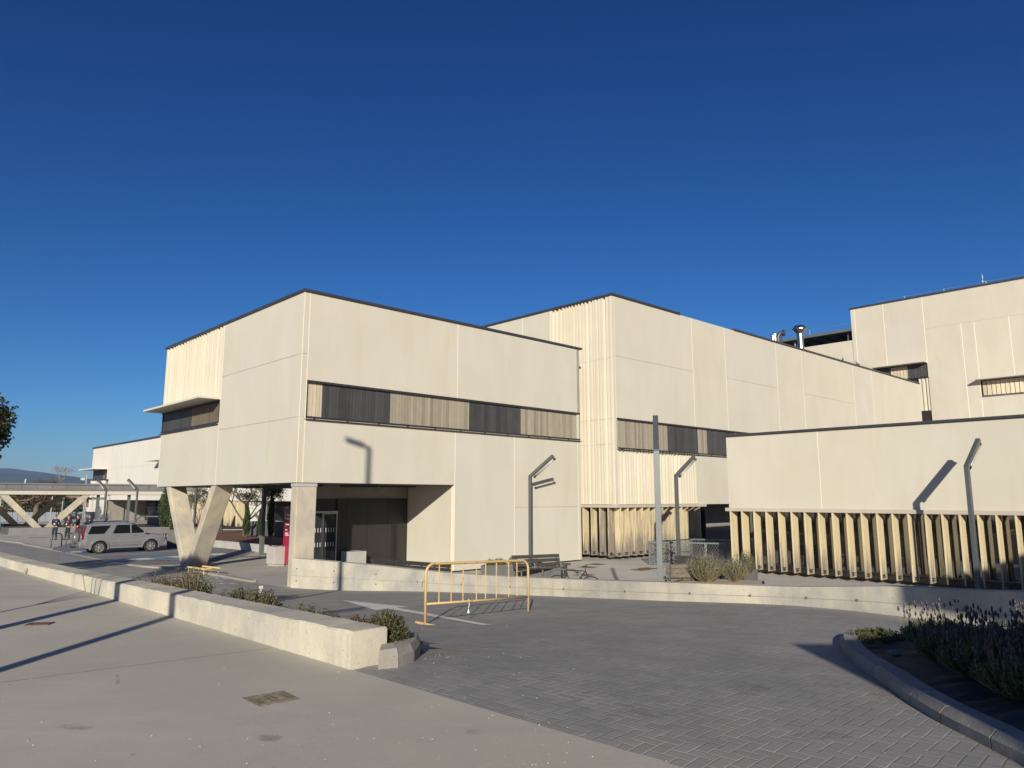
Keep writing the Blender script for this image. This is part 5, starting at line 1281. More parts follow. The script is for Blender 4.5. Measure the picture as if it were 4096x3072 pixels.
for k in range(5): m.lathe(TFc.pt(.13, zt-.14-.065*k, .004), [(.018, 0), (.018, .004)], 6, M=Vector((0, 0, 1)).rotation_difference(Vector((TFc.n.x, TFc.n.y, 0))).to_matrix())
m.fbox(TFc, .06, .085, zt-.44, zt-.12, 0, .004); m.build('emblem', MT['maroon'] if False else simple('pale_pink_emblem', (.62, .35, .40), .5), so_)
# mesh enclosure
en = thing('mesh_enclosure', 'grey steel mesh enclosure on the terrace before the dark opening', 'fence', (6.2, 33.4, 0)); cr = [Vector((6.2, 33.4)), Vector((9.75, 32.2)), Vector((11.6, 34.4)), Vector((8.7, 35.7))]
def meshrun(a, b, nseg):
    for k in range(nseg):
        p, q = a.lerp(b, k/nseg), a.lerp(b, (k+1)/nseg); f = Fac(p, q-p, (0, -1)); L = (q-p).length; m = MB()
        for s in (0, L-.05): m.fbox(f, s, s+.05, 0, 1.02, -.02, .02)
        m.fbox(f, 0, L, .97, 1.03, -.023, .023); m.fbox(f, 0, L, .05, .10, -.018, .018); m.build('frame', MT['galv'], en)
        m = MB(); st = .115; k2 = -1.0
        while k2 < L:
            for sg in (0, 1):
                s0, s1 = k2, k2+.87*.62; z0, z1 = (.10, .97) if sg == 0 else (.97, .10)
                def cl(s): t = (s-s0)/(s1-s0); return s, z0+(z1-z0)*t
                a_, b_ = max(s0, .05), min(s1, L-.05)
                if b_ > a_: (sa, za), (sb2, zb2) = cl(a_), cl(b_); m.tube([f.pt(sa, za), f.pt(sb2, zb2)], .010, 3, cap=False)
            k2 += st
        m.build('wire_mesh', MT['wire'], en)
meshrun(cr[0], cr[1], 3); meshrun(cr[1], cr[2], 2); meshrun(cr[0], cr[3], 2); meshrun(cr[3], cr[2], 2)
# bicycle with rack hoops
def wheel_tube(m, c, r, t, ax, n=28, mi=0):
    u = Vector((ax[1], -ax[0], 0)).normalized(); m.tube([c+u*r*math.cos(6.2832*k/n)+Vector((0, 0, r*math.sin(6.2832*k/n))) for k in range(n+1)], t, 6, mi)
bk = thing('bicycle', 'black bicycle leaning at the rack behind the retaining wall', 'bicycle', (1.9, 22.3, 0)); bx_ = Vector((.93, -.36, 0)); nx_ = (bx_.y, -bx_.x)
c1, c2 = Vector((-.52, .2, .34)), Vector((-.52, .2, .34))+bx_*1.05
for c in (c1, c2):
    m = MB(); wheel_tube(m, c, .33, .02, (bx_.y, -bx_.x, 0)); 
    wm2 = m.build('wheel', MT['frame'], bk, local=True); m = MB()
    for k in range(12): a = 6.283*k/12; m.tube([c, c+bx_*.32*math.cos(a)+Vector((0, 0, .32*math.sin(a)))], .0015, 3, cap=False)
    m.build('spokes', MT['steel'], wm2, local=True)
m = MB(); bb_ = c1+bx_*.43+Vector((0, 0, -.05)); st2 = c1+bx_*.28+Vector((0, 0, .50)); hd = c2-bx_*.16+Vector((0, 0, .48)); 
for a, b in ((bb_, st2), (bb_, hd), (st2, hd), (c1, bb_), (c1, st2), (hd, c2)): m.tube([a, b], .017, 6)
m.build('frame', MT['bench'], bk, local=True)
m = MB(); ht = hd+Vector((0, 0, .16))-bx_*.03; sd_ = Vector((nx_[0], nx_[1], 0)); m.tube([hd, ht, ht+bx_*.06], .014, 6); m.tube([ht+bx_*.06-sd_*.3-bx_*.06, ht+bx_*.06, ht+bx_*.06+sd_*.3-bx_*.06], .013, 6); m.tube([ht+bx_*.06-sd_*.3-bx_*.06, ht+bx_*.0-sd_*.2], .018, 6); m.build('handlebar', MT['bench'], bk, local=True)
m = MB(); m.tube([st2, st2+Vector((0, 0, .14))], .013, 6); m.cbox(st2+Vector((0, 0, .17)), .26, .12, .05, math.atan2(bx_.y, bx_.x)); m.build('saddle', MT['bench'], bk, local=True, bevel=.02)
def hoop(label, a, b, h, r=.03, group=None, tilt=(0, 0)):
    a, b = Vector(a), Vector(b); o = thing('bicycle_rack', label, 'bicycle rack', tuple(a), 0, group); d = b-a; L = d.length; n = d.normalized(); rr = min(L/2, .3); pts = [Vector((0, 0, 0))]
    pts += [n*(rr-rr*math.cos(t))+Vector((0, 0, h-rr+rr*math.sin(t))) for t in [math.pi/2*k/6 for k in range(7)]]; pts += [n*(L-rr+rr*math.sin(t))+Vector((0, 0, h-rr+rr*math.cos(t))) for t in [math.pi/2*k/6 for k in range(7)]]+[d]
    m = MB(); m.tube([p+Vector((tilt[0], tilt[1], 0))*(p.z/h) for p in pts], r, 8); m.build('hoop', MT['greypaint'], o, local=True, smooth=True); return o
q = at_z(2190, 2278, .8); q3 = at_z(2318, 2300, .62); hoop('wide grey tubular hoop rack holding the bicycle', (q.x, q.y, 0), (q3.x, q3.y-.6, 0), .82, .035)
for k, (u1, u2, v, lab) in enumerate(((203, 214, 2191, 'left of two grey steel hoops before the men'), (262, 273, 2189, 'right of two grey steel hoops before the men'))):
    a, b = at_z(u1, v), at_z(u2, v-1.5); hoop(lab, a, (b.x+.1, b.y+.6, 0), .82, .035, 'steel hoops at the forecourt edge')

# ---------------------------------------------------------------- people
skin_m = simple('skin', (.46, .25, .17), .6, var=.04); navy = simple('navy_cloth', (.012, .016, .035), .8, var=.2, scale=6); hair_m = simple('dark_hair', (.012, .010, .009), .7); hair_g = simple('grey_hair', (.16, .14, .12), .7); shoe_m = simple('black_shoes', (.01, .01, .01), .5)
red_m = simple('red_lanyard', (.5, .02, .015), .6); sandal = simple('tan_skin_foot', (.45, .22, .12), .7)
def skinned(name, verts, edges, radii, mat, parent, root=0, sub=1):
    me = bpy.data.meshes.new(name); me.from_pydata([tuple(v) for v in verts], edges, []); me.materials.append(mat)
    o = bpy.data.objects.new(name, me); col.objects.link(o); o.parent = parent; md = o.modifiers.new('skin', 'SKIN'); md.use_smooth_shade = True
    sv = me.skin_vertices[0].data
    for i, r in enumerate(radii):
        sv[i].radius = r if isinstance(r, tuple) else (r, r); sv[i].use_root = (i == root)
    if sub: s = o.modifiers.new('sub', 'SUBSURF'); s.levels = sub; s.render_levels = sub
    return o
def person(label, x, y, face, h=1.75, arms='down', stride=.1, hair=hair_m, lany=None, lean=0., z=0.):
    """face: direction the person looks, degrees from +y clockwise; local +y is forward"""
    o = thing('person', label, 'person', (x, y, z), R(-face)); s = h/1.75; V = lambda a, b, c: Vector((a*s, (b+lean*max(0, c-.9))*s, c*s))
    hip, wst, chs, nck = V(0, 0, .93), V(0, 0, 1.08), V(0, -.01, 1.28), V(0, .0, 1.46)
    sh = {1: V(.17, -.01, 1.40), -1: V(-.17, -.01, 1.40)}
    if arms == 'back': el = {q: V(.27*q, -.10, 1.14) for q in (1, -1)}; wr = {q: V(.10*q, -.17, .96) for q in (1, -1)}
    elif arms == 'reach': el = {1: V(.26, .05, 1.13), -1: V(-.33, .10, 1.18)}; wr = {1: V(.20, .22, 1.05), -1: V(-.50, .22, 1.10)}
    elif arms == 'wide': el = {1: V(.33, .02, 1.14), -1: V(-.36, .0, 1.15)}; wr = {1: V(.20, .22, 1.10), -1: V(-.50, .05, .95)}
    else: el = {q: V(.25*q, -.03, 1.12) for q in (1, -1)}; wr = {q: V(.27*q, .06, .88) for q in (1, -1)}
    kn = {1: V(.10, stride*.6+.03, .50), -1: V(-.10, -stride*.3+.03, .50)}; an = {1: V(.11, stride, .09), -1: V(-.11, -stride, .09)}; to = {q: an[q]+V(.02*q, .16, -.055)-Vector((0, lean*max(0, 0)*s, 0)) for q in (1, -1)}
    # body: one continuous skinned surface with five fingers on each hand
    v = [hip, wst, chs, nck, V(0, .01, 1.54), V(0, .02, 1.63), V(0, .015, 1.71)]; e = [(0, 1), (1, 2), (2, 3), (3, 4), (4, 5), (5, 6)]; r = [(.14, .10), (.13, .095), (.15, .10), (.055, .055), (.06, .07), (.075, .09), (.045, .055)]; r = [(a*s, b*s) for a, b in r]
    def add(p, par, rad): v.append(p); e.append((par, len(v)-1)); r.append((rad*s, rad*s)); return len(v)-1
    add(v[5]+Vector((0, .105*s, -.005*s)), 5, .013)
    for q in (1, -1):
        add(v[5]+Vector((.085*q*s, -.005, 0)), 5, .014)
        i = add(sh[q], 2, .055); i = add(el[q], i, .040); i = add(wr[q], i, .028); d = (wr[q]-el[q]).normalized(); pm = wr[q]+d*.07*s; i = add(pm, i, .030); sd2 = d.cross(Vector((0, 1, 0))).normalized()
        for k in range(4): a = pm+d*.045*s+sd2*(.024*(k-1.5))*s; j = add(a, i, .010); add(a+(d+Vector((0, .35, 0))).normalized()*(.045, .055, .05, .038)[k]*s, j, .008)
        add(wr[q]+d*.04*s+sd2*.055*s, i, .010)
        i = add(V(.09*q, 0, .88), 0, .085); i = add(kn[q], i, .058); i = add(an[q], i, .040); add(to[q], i, .035)
    skinned('body', v, e, r, skin_m, o)
    v2 = [V(0, 0, .90), wst, V(0, -.01, 1.22), V(0, -.01, 1.38), V(0, 0, 1.46)]; e2 = [(0, 1), (1, 2), (2, 3), (3, 4)]; r2 = [(.185, .135), (.165, .13), (.185, .135), (.16, .11), (.075, .075)]
    for q in (1, -1):
        v2 += [sh[q], el[q], wr[q]]; n = len(v2); e2 += [(3, n-3), (n-3, n-2), (n-2, n-1)]; r2 += [(.085, .085), (.068, .068), (.052, .052)]
    skinned('jacket', v2, e2, [(a*s, b*s) for a, b in r2], navy, o)
    v3 = [V(0, 0, .95), V(0, 0, .86)]; e3 = [(0, 1)]; r3 = [(.155, .12), (.155, .12)]
    for q in (1, -1):
        v3 += [V(.09*q, 0, .78), kn[q], an[q]+Vector((0, 0, .0))]; n = len(v3); e3 += [(1, n-3), (n-3, n-2), (n-2, n-1)]; r3 += [(.105, .105), (.078, .078), (.062, .062)]
    skinned('trousers', v3, e3, [(a*s, b*s) for a, b in r3], navy, o)
    for q in (1, -1):
        m = MB(); m.tube([an[q]+V(0, -.05, -.045)*1-Vector((0, 0, 0)), an[q]+Vector((0, .05*s, -.04*s)), to[q]+Vector((0, .02*s, 0))], [.045*s, .05*s, .038*s], 8); m.build('shoe', shoe_m, o, local=True, smooth=True)
    m = MB(); c = v[5]+Vector((0, -.012*s, .03*s))
    for i in range(5):
        for k in range(12):
            t = 1.75*i/4; a = 6.283*k/12; rr = (.092, .112, .098); q = c+Vector((rr[0]*math.sin(t)*math.cos(a), rr[1]*math.sin(t)*math.sin(a)-(.0 if math.sin(a) < .3 else .03*(i > 2)), rr[2]*math.cos(t)))*s
            m.v.append(tuple(q))
    for i in range(4):
        for k in range(12):
            if i == 3 and 1 <= k <= 4: continue
            k2 = (k+1) % 12; m.f.append((i*12+k, i*12+k2, (i+1)*12+k2, (i+1)*12+k)); m.m.append(0); m.t.append(.5)
    m.build('hair', hair, o, local=True, smooth=True)
    m = MB()
    for q in (1, -1): m.cbox(v[5]+Vector((.033*q*s, .092*s, .012*s)), .022*s, .012, .010*s)
    m.build('eyes', hair_m, o, local=True); m = MB(); m.cbox(v[5]+Vector((0, .088*s, -.048*s)), .045*s, .012, .008*s); m.build('mouth', simple('lips', (.30, .10, .08), .6), o, local=True)
    bd = MB(); bd.cbox(V(0, .165, 1.12)+Vector((0, .0, 0)), .10, .01, .07); bd.build('badge', MT['lettering'], o, local=True)
    bd = MB(); bd.cbox(V(-.10, .15, 1.30), .07, .01, .025); bd.build('badge', MT['lettering'], o, local=True)
    if lany: bd = MB(); bd.tube([V(.07, .10, 1.45), V(.05, .155, 1.3), V(0, .165, 1.15)], .012, 4); bd.tube([V(-.07, .10, 1.45), V(-.05, .155, 1.3), V(0, .165, 1.15)], .012, 4); bd.build('lanyard', lany, o, local=True)
    return o
def pp(u, v): q = at_z(u, v); return q.x, q.y
x, y = pp(216, 2159.5); person('man in a navy uniform standing with his hands behind his back', x, y, 172, 1.76, 'back', .03)
x, y = pp(268, 2158.5); person('grey haired man in navy with a red lanyard and one arm out', x, y, 195, 1.72, 'wide', .05, hair_g, red_m)
x, y = pp(306, 2159.); person('man in navy overalls turned away to the left, arm stretched out', x, y, 250, 1.78, 'reach', .16)
x, y = pp(352, 2150.); person('man in navy standing behind the parked car', x, y, 180, 1.72, 'down', .03)

# ---------------------------------------------------------------- silver parked car
rA, fA = at_z(403, 2217.5), at_z(607, 2204.5)
hd_ = (fA-rA); hd_.z = 0; WB = hd_.length; hd_.normalize(); rz_ = math.atan2(hd_.y, hd_.x); lf_ = Vector((-hd_.y, hd_.x, 0)); cc_ = (rA+fA)/2+lf_*.84
S_ = .98; rz_ = R(90-48); cc_ += hd_*.12
car = thing('parked_car', 'silver estate off-roader with a covered spare wheel parked on the blue marked bay', 'car', (cc_.x, cc_.y, 0), rz_)
car.scale = (S_, S_, S_)
silver = simple('silver_car_paint', (.33, .34, .36), .28, .5, var=.03, coat=.8); bumperm = simple('grey_bumper_plastic', (.20, .205, .21), .5, var=.05); blackp = simple('black_plastic', (.012, .012, .013), .45); cglass = mat_glass('car_window_glass', (.006, .008, .009), .03); cglass.node_tree.nodes['Principled BSDF'].inputs['Specular IOR Level'].default_value = .25
redl = simple('red_tail_lens', (.22, .006, .008), .15, var=.05); clear = simple('clear_lamp_lens', (.55, .56, .57), .1, var=.05); tyre_m = simple('tyre_rubber', (.018, .018, .018), .85); rim_m = simple('alloy_rim', (.62, .63, .64), .25, .8)
TOP = [(-2.22, .80), (-2.20, 1.0), (-2.16, 1.12), (-2.02, 1.50), (-1.93, 1.60), (-1.75, 1.64), (-.6, 1.675), (.05, 1.665), (.32, 1.61), (1.0, 1.10), (1.08, 1.06), (1.5, 1.01), (1.85, .93), (2.05, .82), (2.14, .70)]
def lin(P, x):
    if x <= P[0][0]: return P[0][1]
    for (a, b), (c, d) in zip(P, P[1:]):
        if x <= c: return b+(d-b)*(x-a)/(c-a)
    return P[-1][1]
def wz(z): return (.80+.09*min(1, (z-.28)/.35)) if z < .63 else (.89-.03*((z-.63)/.43)) if z < 1.06 else .86-(z-1.06)*.36
def bot(x):
    b = .30
    for c in (-1.31, 1.31):
        d = abs(x-c)
        if d < .40: b = max(b, .33+math.sqrt(.16-d*d))
    if x > 1.9: b = max(b, .30+(x-1.9)*.25)
    if x < -2.0: b = max(b, .34)
    return b
xs_ = sorted(set([round(-2.22+4.36*k/58, 3) for k in range(59)]+[round(c+d, 3) for c in (-1.31, 1.31) for d in (-.405, -.398, -.37, -.3, -.15, 0, .15, .3, .37, .398, .405)]+[p[0] for p in TOP]))
m = MB(); NS = 12; ring = None
for x in xs_:
    t = lin(TOP, x); b = min(bot(x), t-.1); ef = 1-.10*max(0, (x-1.7)/.44)**2-.05*max(0, (-2.0-x)/.22); col_ = []
    for k in range(NS+1): z = b+(t-.05-b)*k/NS; col_.append((wz(z)*ef, z))
    wt = col_[-1][0]; col_ += [(wt-.02, t-.025), (wt-.07, t-.008), (wt*.55, t+.012), (0, t+.018)]
    full = [(x, y_, z) for y_, z in col_]+[(x, -y_, z) for y_, z in col_[::-1][1:]]; m.v += full; nr = len(full)
for i in range(len(xs_)-1):
    for k in range(nr-1): m.f.append((i*nr+k, (i+1)*nr+k, (i+1)*nr+k+1, i*nr+k+1)); m.m.append(0); m.t.append(.5)
for e_ in (0, len(xs_)-1):
    for k in range((nr-1)//2):
        a = [e_*nr+k, e_*nr+k+1, e_*nr+nr-2-k, e_*nr+nr-1-k]; m.f.append(tuple(a if e_ else a[::-1])); m.m.append(0); m.t.append(.5)
bo = m.build('body', silver, car, local=True, smooth=True)
ed = bo.modifiers.new('edge', 'EDGE_SPLIT'); ed.split_angle = R(35)
m = MB(); m.cbox((0, 0, .44), 3.9, 1.45, .36); m.build('underbody', blackp, car, local=True)
def sidewin(pts, name='side_window', e=.008):
    for sg in (1, -1):
        m = MB(); P = [(x, sg*(wz(z)+e), z) for x, z in pts]; Q = [(x, sg*(wz(z)-.03), z) for x, z in pts]; P = P if sg < 0 else P[::-1]; Q = Q if sg < 0 else Q[::-1]; m.face(P)
        for i in range(len(P)): m.face([P[i], Q[i], Q[(i+1) % len(P)], P[(i+1) % len(P)]])
        m.build(name, cglass, car, local=True)
sidewin([(-1.93, 1.08), (-1.14, 1.08), (-.78, 1.52), (-1.74, 1.50)]); sidewin([(-.70, 1.08), (.18, 1.08), (.18, 1.54), (-.50, 1.54)]); sidewin([(.26, 1.08), (1.02, 1.08), (.86, 1.20), (.42, 1.53), (.26, 1.54)])
m = MB(); m.face([(1.03, -.68, 1.11), (1.03, .68, 1.11), (.36, .58, 1.625), (.36, -.58, 1.625)]); m.build('windscreen', cglass, car, local=True)
m = MB(); m.face([(-2.19, .60, 1.12), (-2.19, -.60, 1.12), (-2.045, -.54, 1.53), (-2.045, .54, 1.53)]); m.build('rear_window', cglass, car, local=True)
for sg in (1, -1):
    y = sg
    for x0, x1, nm in ((-.74, .20, 'rear_door'), (.21, 1.12, 'front_door')):
        m = MB(); 
        for a, b in (((x0, .42), (x0, 1.05)), ((x1, .42), (x1, 1.05)), ((x0, .42), (x1, .42))): m.tube([(a[0], sg*(wz(a[1])+.0), a[1]), (b[0], sg*(wz(b[1])+.0), b[1])], .006, 4)
        dn = m.build(nm, blackp, car, local=True); m = MB(); hx = x0+.16; m.tube([(hx, sg*(wz(.95)+.02), .95), (hx+.2, sg*(wz(.95)+.02), .955)], .014, 6); m.build('handle', rim_m, dn, local=True)
    m = MB(); m.obox((-.75, sg*(wz(.62)-.0) if sg > 0 else -(wz(.62)+.022), .60), (1.85, 0, 0), (0, .022, 0), (0, 0, .05)); m.build('side_moulding', bumperm, car, local=True)
    m = MB(); m.tube([(-.80, sg*.93, .31), (.82, sg*.93, .31)], .035, 8); m.build('running_board', bumperm, car, local=True)
    m = MB(); m.tube([(-1.75, sg*.60, 1.68), (-1.5, sg*.60, 1.73), (0., sg*.60, 1.735), (.15, sg*.60, 1.69)], .018, 6); m.build('roof_rail', blackp, car, local=True)
    m = MB(); m.cbox((.93, sg*1.0, 1.14), .13, .2, .15); m.build('wing_mirror', silver, car, local=True, bevel=.03)
    m = MB(); m.obox((-2.225, sg*.86-.05 if sg > 0 else sg*.90, .82), (.09, 0, 0), (0, .09, 0), (0, 0, .30)); m.obox((-2.19, sg*.80-.04 if sg > 0 else sg*.84, 1.12), (.09, 0, 0), (0, .08, 0), (.09, -sg*.11, .40)); m.build('tail_light', redl, car, local=True)
    m = MB(); m.obox((-2.235, sg*.83-.04, .90), (.03, 0, 0), (0, .08, 0), (0, 0, .10)); m.build('reversing_light', clear, car, local=True)
    m = MB(); m.quadbox([(1.88, sg*.86-.02, .70), (2.10, sg*.60-.02, .70), (2.12, sg*.55, .72), (1.86, sg*.80, .72), (1.78, sg*.86-.02, .90), (2.05, sg*.62-.02, .84), (2.03, sg*.55, .86), (1.76, sg*.78, .92)]); m.build('headlight', clear, car, local=True)
    for cx in (-1.31, 1.31):
        m = MB(); A_ = [math.pi*k/14 for k in range(-1, 16)]
        for k in range(len(A_)-1):
            P = []
            for a in (A_[k], A_[k+1]):
                for rr, yo in ((.40, .0), (.40, .035), (.485, .03), (.50, -.02)): z = .33+rr*math.sin(a); P.append((cx+rr*math.cos(a), sg*(wz(max(.3, z))+yo), z))
            for i in range(3): m.face([P[i], P[i+1], P[4+i+1], P[4+i]] if sg > 0 else [P[4+i], P[4+i+1], P[i+1], P[i]])
        m.build('wheel_arch', silver, car, local=True, smooth=True)
        M = Matrix.Rotation(R(90)*(-sg), 3, 'X'); c = Vector((cx, sg*.86, .335))
        m = MB(); m.lathe(c, [(.20, -.20), (.30, -.20), (.335, -.16), (.335, -.03), (.315, .0), (.225, .005), (.22, -.05)], 32, M=M); wh_ = m.build('wheel', tyre_m, car, local=True, smooth=True); wh_.modifiers.new('e', 'EDGE_SPLIT').split_angle = R(40)
        m = MB(); m.lathe(c, [(.225, -.05), (.228, .004), (.205, .006), (.20, -.05)], 28, M=M)
        for k in range(7):
            a = 6.283*k/7; d = M@Vector((math.cos(a), math.sin(a), 0)); tn = M@Vector((-math.sin(a), math.cos(a), 0)); nn = M@Vector((0, 0, 1)); p = c+nn*(-.03)
            m.quadbox([p+d*.04-tn*.022, p+d*.21-tn*.045, p+d*.21+tn*.045, p+d*.04+tn*.022]+[q+nn*.028 for q in (p+d*.04-tn*.022, p+d*.21-tn*.045, p+d*.21+tn*.045, p+d*.04+tn*.022)])
        m.lathe(c, [(.06, -.05), (.06, .0), (.04, .008)], 12, M=M); m.build('rim', rim_m, wh_, local=True); m = MB(); m.lathe(c, [(.2, -.07), (.2, -.06)], 20, M=M); m.build('brake_disc', blackp, wh_, local=True)
m = MB(); m.obox((-2.30, -.86, .40), (.22, 0, 0), (0, 1.72, 0), (0, 0, .30)); m.build('rear_bumper', silver, car, local=True, bevel=.05, seg=3)
m = MB(); m.obox((1.98, -.80, .36), (.22, 0, 0), (0, 1.6, 0), (0, 0, .30)); m.build('front_bumper', bumperm, car, local=True, bevel=.06, seg=3)
m = MB(); m.tube([(2.22, -.45, .40), (2.27, -.42, .72), (2.27, .42, .72), (2.22, .45, .40)], .03, 8); m.build('bull_bar', blackp, car, local=True)
m = MB(); m.obox((2.09, -.45, .70), (.04, 0, 0), (0, .9, 0), (-.01, 0, .1)); m.build('grille', blackp, car, local=True)
m = MB(); m.lathe((-2.27, -.05, .86), [(.30, -.02), (.345, .0), (.345, .16), (.32, .20), (.1, .215)], 30, M=Matrix.Rotation(R(-90), 3, 'Y')); m.build('spare_wheel_cover', simple('silver_wheel_cover', (.16, .168, .18), .35, .3, var=.03), car, local=True, smooth=True).modifiers.new('e', 'EDGE_SPLIT').split_angle = R(40)
m = MB(); m.tube([(-2.25, 0, .36), (-2.5, 0, .34), (-2.55, .0, .42)], .03, 6); m.tube([(-2.28, -.2, .42), (-2.52, -.25, .43), (-2.52, .25, .43), (-2.28, .2, .42)], .014, 5); m.build('tow_bar', blackp, car, local=True)
m = MB(); m.obox((-2.05, -.52, 1.64), (.32, 0, .02), (0, 1.04, 0), (0, 0, .025)); m.build('roof_spoiler', blackp, car, local=True)

# ---------------------------------------------------------------- far things: fence, poles, houses, antenna lamp, pigeons
m = MB(); k = 0; a, b = Vector((-75, 88)), Vector((-50, 98.2)); n = 90
for i in range(n):
    p, q = a.lerp(b, i/n), a.lerp(b, (i+1)/n); off = .06 if i % 2 else 0; m.quadbox([(p.x, p.y-off, 0), (q.x, q.y-off, 0), (q.x, q.y+.1, 0), (p.x, p.y+.1, 0), (p.x, p.y-off, 1.15), (q.x, q.y-off, 1.15), (q.x, q.y+.1, 1.15), (p.x, p.y+.1, 1.15)])
tag(m.build('corrugated_fence', simple('blue_grey_sheet', (.14, .17, .20), .5, .3)), 'blue grey corrugated metal fence beyond the walkway canopy', 'fence')
for k, (u, vt, Y) in enumerate(((5, 1986, 80), (210, 1986, 82), (252, 2004, 84), (345, 1990, 86), (312, 1988, 74))):
    q = at_y(u, vt, Y); m = MB(); m.tube([(q.x, Y, 0), (q.x, Y, q.z)], .07, 6); tag(m.build('pole', MT['galvL']), ['thin pale pole at the far left under the canopy', 'thin pale pole above the left man', 'short thin pale pole between the V legs', 'thin pale pole left of the far white wing', 'slim pale pole beside the dark canopy post'][k], 'pole', 'thin poles beyond the walkway canopy')
q = at_y(347, 1900, 88); o = thing('floodlight', 'small floodlight mast above the far canopy roof', 'floodlight', (q.x, 88, 0)); m = MB(); m.tube([(0, 0, 0), (0, 0, q.z)], .07, 6); m.build('post', MT['galvL'], o, local=True); m = MB(); m.cbox((-.35, 0, q.z-.5), .5, .3, .25); m.build('lamp_head', MT['galvL'], o, local=True)
q = at_y(107, 1921, 58); q = GF.pt(GF.S(107, 1921), 0, -.4); m = MB(); m.cbox((q.x, q.y, 4.33), .12, .12, .25); m.lathe((q.x, q.y, 4.45), [(.09, 0), (.09, .06), (.02, .14)], 8); tag(m.build('roof_vent', MT['galvL']), 'tiny pale vent on the canopy roof', 'vent')
hw = simple('far_house_wall', (.55, .47, .38), .9, var=.1); hr = simple('far_house_roof', (.30, .13, .08), .9, var=.2)
rn = random.Random(9)
for k in range(9):
    y = rn.uniform(300, 520); u = (20, 60, 120, 160, 215, 235, 270, 300, 330)[k]; x = y*(u-2048)/2920; z = terrain(x, y)-.5; w_, d_, h_ = rn.uniform(7, 16), rn.uniform(6, 9), rn.uniform(3.2, 5.5)
    o = thing('far_house', ['red roofed house at the far left of the slope', 'small pink walled house near the left edge', 'cream house behind the bare tree', 'low farmhouse on the slope above the fence', 'pale house seen under the canopy beam', 'cream walled farm on the slope', 'long low house between the V legs', 'tiled house right of the long low one', 'pale house beside the white wing'][k], 'house', (x, y, z), rn.uniform(-.3, .3), 'houses on the far slope')
    m = MB(); m.cbox((0, 0, h_/2), w_, d_, h_); m.build('wall', hw, o, local=True)
    m = MB(); a, b, c = w_/2+.4, d_/2+.4, h_; m.face([(-a, -b, c), (a, -b, c), (a, 0, c+1.8), (-a, 0, c+1.8)]); m.face([(a, b, c), (-a, b, c), (-a, 0, c+1.8), (a, 0, c+1.8)]); m.face([(-a, b, c), (-a, -b, c), (-a, 0, c+1.8)]); m.face([(a, -b, c), (a, b, c), (a, 0, c+1.8)]); m.face([(-a, -b, c-.01), (-a, b, c-.01), (a, b, c-.01), (a, -b, c-.01)]); m.build('roof', hr, o, local=True)
    m = MB(); 
    for x0 in (-w_*.3, 0, w_*.3): m.cbox((x0, -d_/2-.03, h_*.5), 1., .1, 1.2)
    m.build('windows', MT['glass'], o, local=True)
def pigeon(label, s, fy):
    p = BR.pt(s, TB+.10, -.15); o = thing('pigeon', label, 'pigeon', tuple(p), R(fy), 'pigeons on the roof edge'); gm = simple('grey_feathers', (.16, .17, .19), .7)
    v = [Vector(q)*1.35 for q in ((0, 0, .13), (.07, 0, .16), (.11, 0, .22), (.125, 0, .27), (.16, 0, .265), (-.08, 0, .11), (-.19, 0, .08))]; skinned('body', v, [(0, 1), (1, 2), (2, 3), (3, 4), (0, 5), (5, 6)], [.085, .075, .035, .038, .008, .06, .018], gm, o)
    for y in (-.03, .03): m = MB(); m.tube([(.02, y, .09), (.02, y, 0), (.06, y, 0)], .008, 4); m.build('leg', simple('pink_leg', (.4, .12, .1), .6), o, local=True)
pigeon('left of two pigeons perched on the middle block roof edge', BR.S(3379, 1433), 60); pigeon('right of two pigeons perched on the middle block roof edge', BR.S(3438, 1449), 200)
# ---------------------------------------------------------------- unseen blocks added behind and beside the viewer to shade island and wall
def unshadow(a, b, y): return Vector((a+math.tan(SUN_AZ)*y, y, CAMZ+b-.345*y))
c0 = thing('shade_canopy', 'unseen concrete canopy slab behind the viewer, shaped to shade the retaining wall', 'canopy', (6, -6, 0))  # unseen slab, shaped so its shadow falls on the retaining wall
K = unshadow(*CANK, -6.0); e1_, e2_ = Vector((.723, .691))*14.5, Vector((.52, -.854))*9
m = MB(); m.prism([(K.x, K.y), (K.x+e2_.x, K.y+e2_.y), (K.x+e1_.x+e2_.x, K.y+e1_.y+e2_.y), (K.x+e1_.x, K.y+e1_.y)], K.z-CANT, K.z+.0); m.build('slab', MT['concG'], c0)
for t in (.3, .85): q = Vector((K.x, K.y))+e1_*t+e2_*.8; m = MB(); m.cbox((q.x, q.y, K.z/2), .5, .5, K.z); m.build('column', MT['conc'], c0)
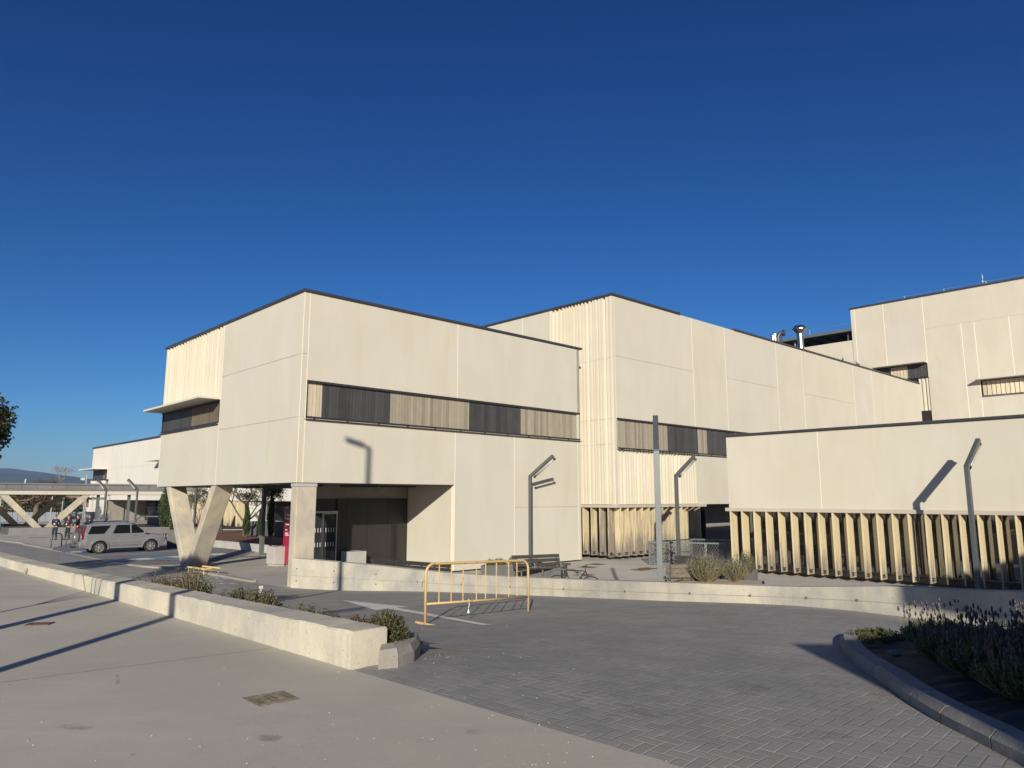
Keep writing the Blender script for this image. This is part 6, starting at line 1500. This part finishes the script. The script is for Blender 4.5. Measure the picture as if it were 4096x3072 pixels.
w0 = unshadow(*PIL, -3.); m = MB(); Hh = w0.z-PZ; dx = -.14*Hh/1.1; X, Y0 = w0.x, w0.y  # unseen block, tapered and stepped to shape the shade on the island
m.quadbox([(X+dx, Y0-.4, PZ), (X+PILW, Y0-.4, PZ), (X+PILW, Y0, PZ), (X+dx, Y0, PZ), (X, Y0-.4, w0.z), (X+PILW, Y0-.4, w0.z), (X+PILW, Y0, w0.z), (X, Y0, w0.z)])
m.quadbox([(X+1.1, Y0-.41, PZ), (X+PILW+.01, Y0-.41, PZ), (X+PILW+.01, Y0+.01, PZ), (X+1.1, Y0+.01, PZ), (X+1.25, Y0-.41, w0.z+.26), (X+PILW+.01, Y0-.41, w0.z+.26), (X+PILW+.01, Y0+.01, w0.z+.26), (X+1.25, Y0+.01, w0.z+.26)])
tag(m.build('shade_pier', MT['concG']), 'unseen sloping concrete pier behind the viewer, added to shade the kerb island', 'pier')
bw = thing('hospital_wing', 'unseen hospital wing right of the viewer, added to block sky light from the wall', 'building', (13.4, 6, 0))  # unseen volume added to cut sky light on the wall's shaded end
m = MB(); m.prism([(13.4, 6.), (13.4, -14), (30, -14), (30, 6.)], 0, 6.7); m.build('wall', MT['panel'], bw)
m = MB(); m.prism([(13.3, 6.1), (13.3, -14.1), (30.1, -14.1), (30.1, 6.1)], 6.7, 6.8); m.build('coping', MT['coping'], bw)
for k in range(5): m = MB(); m.cbox((13.38, -11+k*3.4, 2.6), .1, 1.8, 1.6); m.build('window', MT['glass'], bw)
# ---------------------------------------------------------------- air
m = MB(); m.obox((-4500, -400, -14), (7000, 0, 0), (0, 4700, 0), (0, 0, 222)); hz = m.build('haze', new_mat('haze_air')[0], origin=(0, 0, -14)); tag(hz, 'thin blue winter haze over the valley', 'haze', kind='stuff')
hn = hz.data.materials[0].node_tree; hn.nodes.remove(hn.nodes['Principled BSDF']); pv = hn.nodes.new('ShaderNodeVolumePrincipled'); pv.inputs['Color'].default_value = (.40, .62, 1, 1); pv.inputs['Density'].default_value = HAZE; pv.inputs['Anisotropy'].default_value = 0.
hn.links.new(pv.outputs[0], hn.nodes['Material Output'].inputs['Volume'])
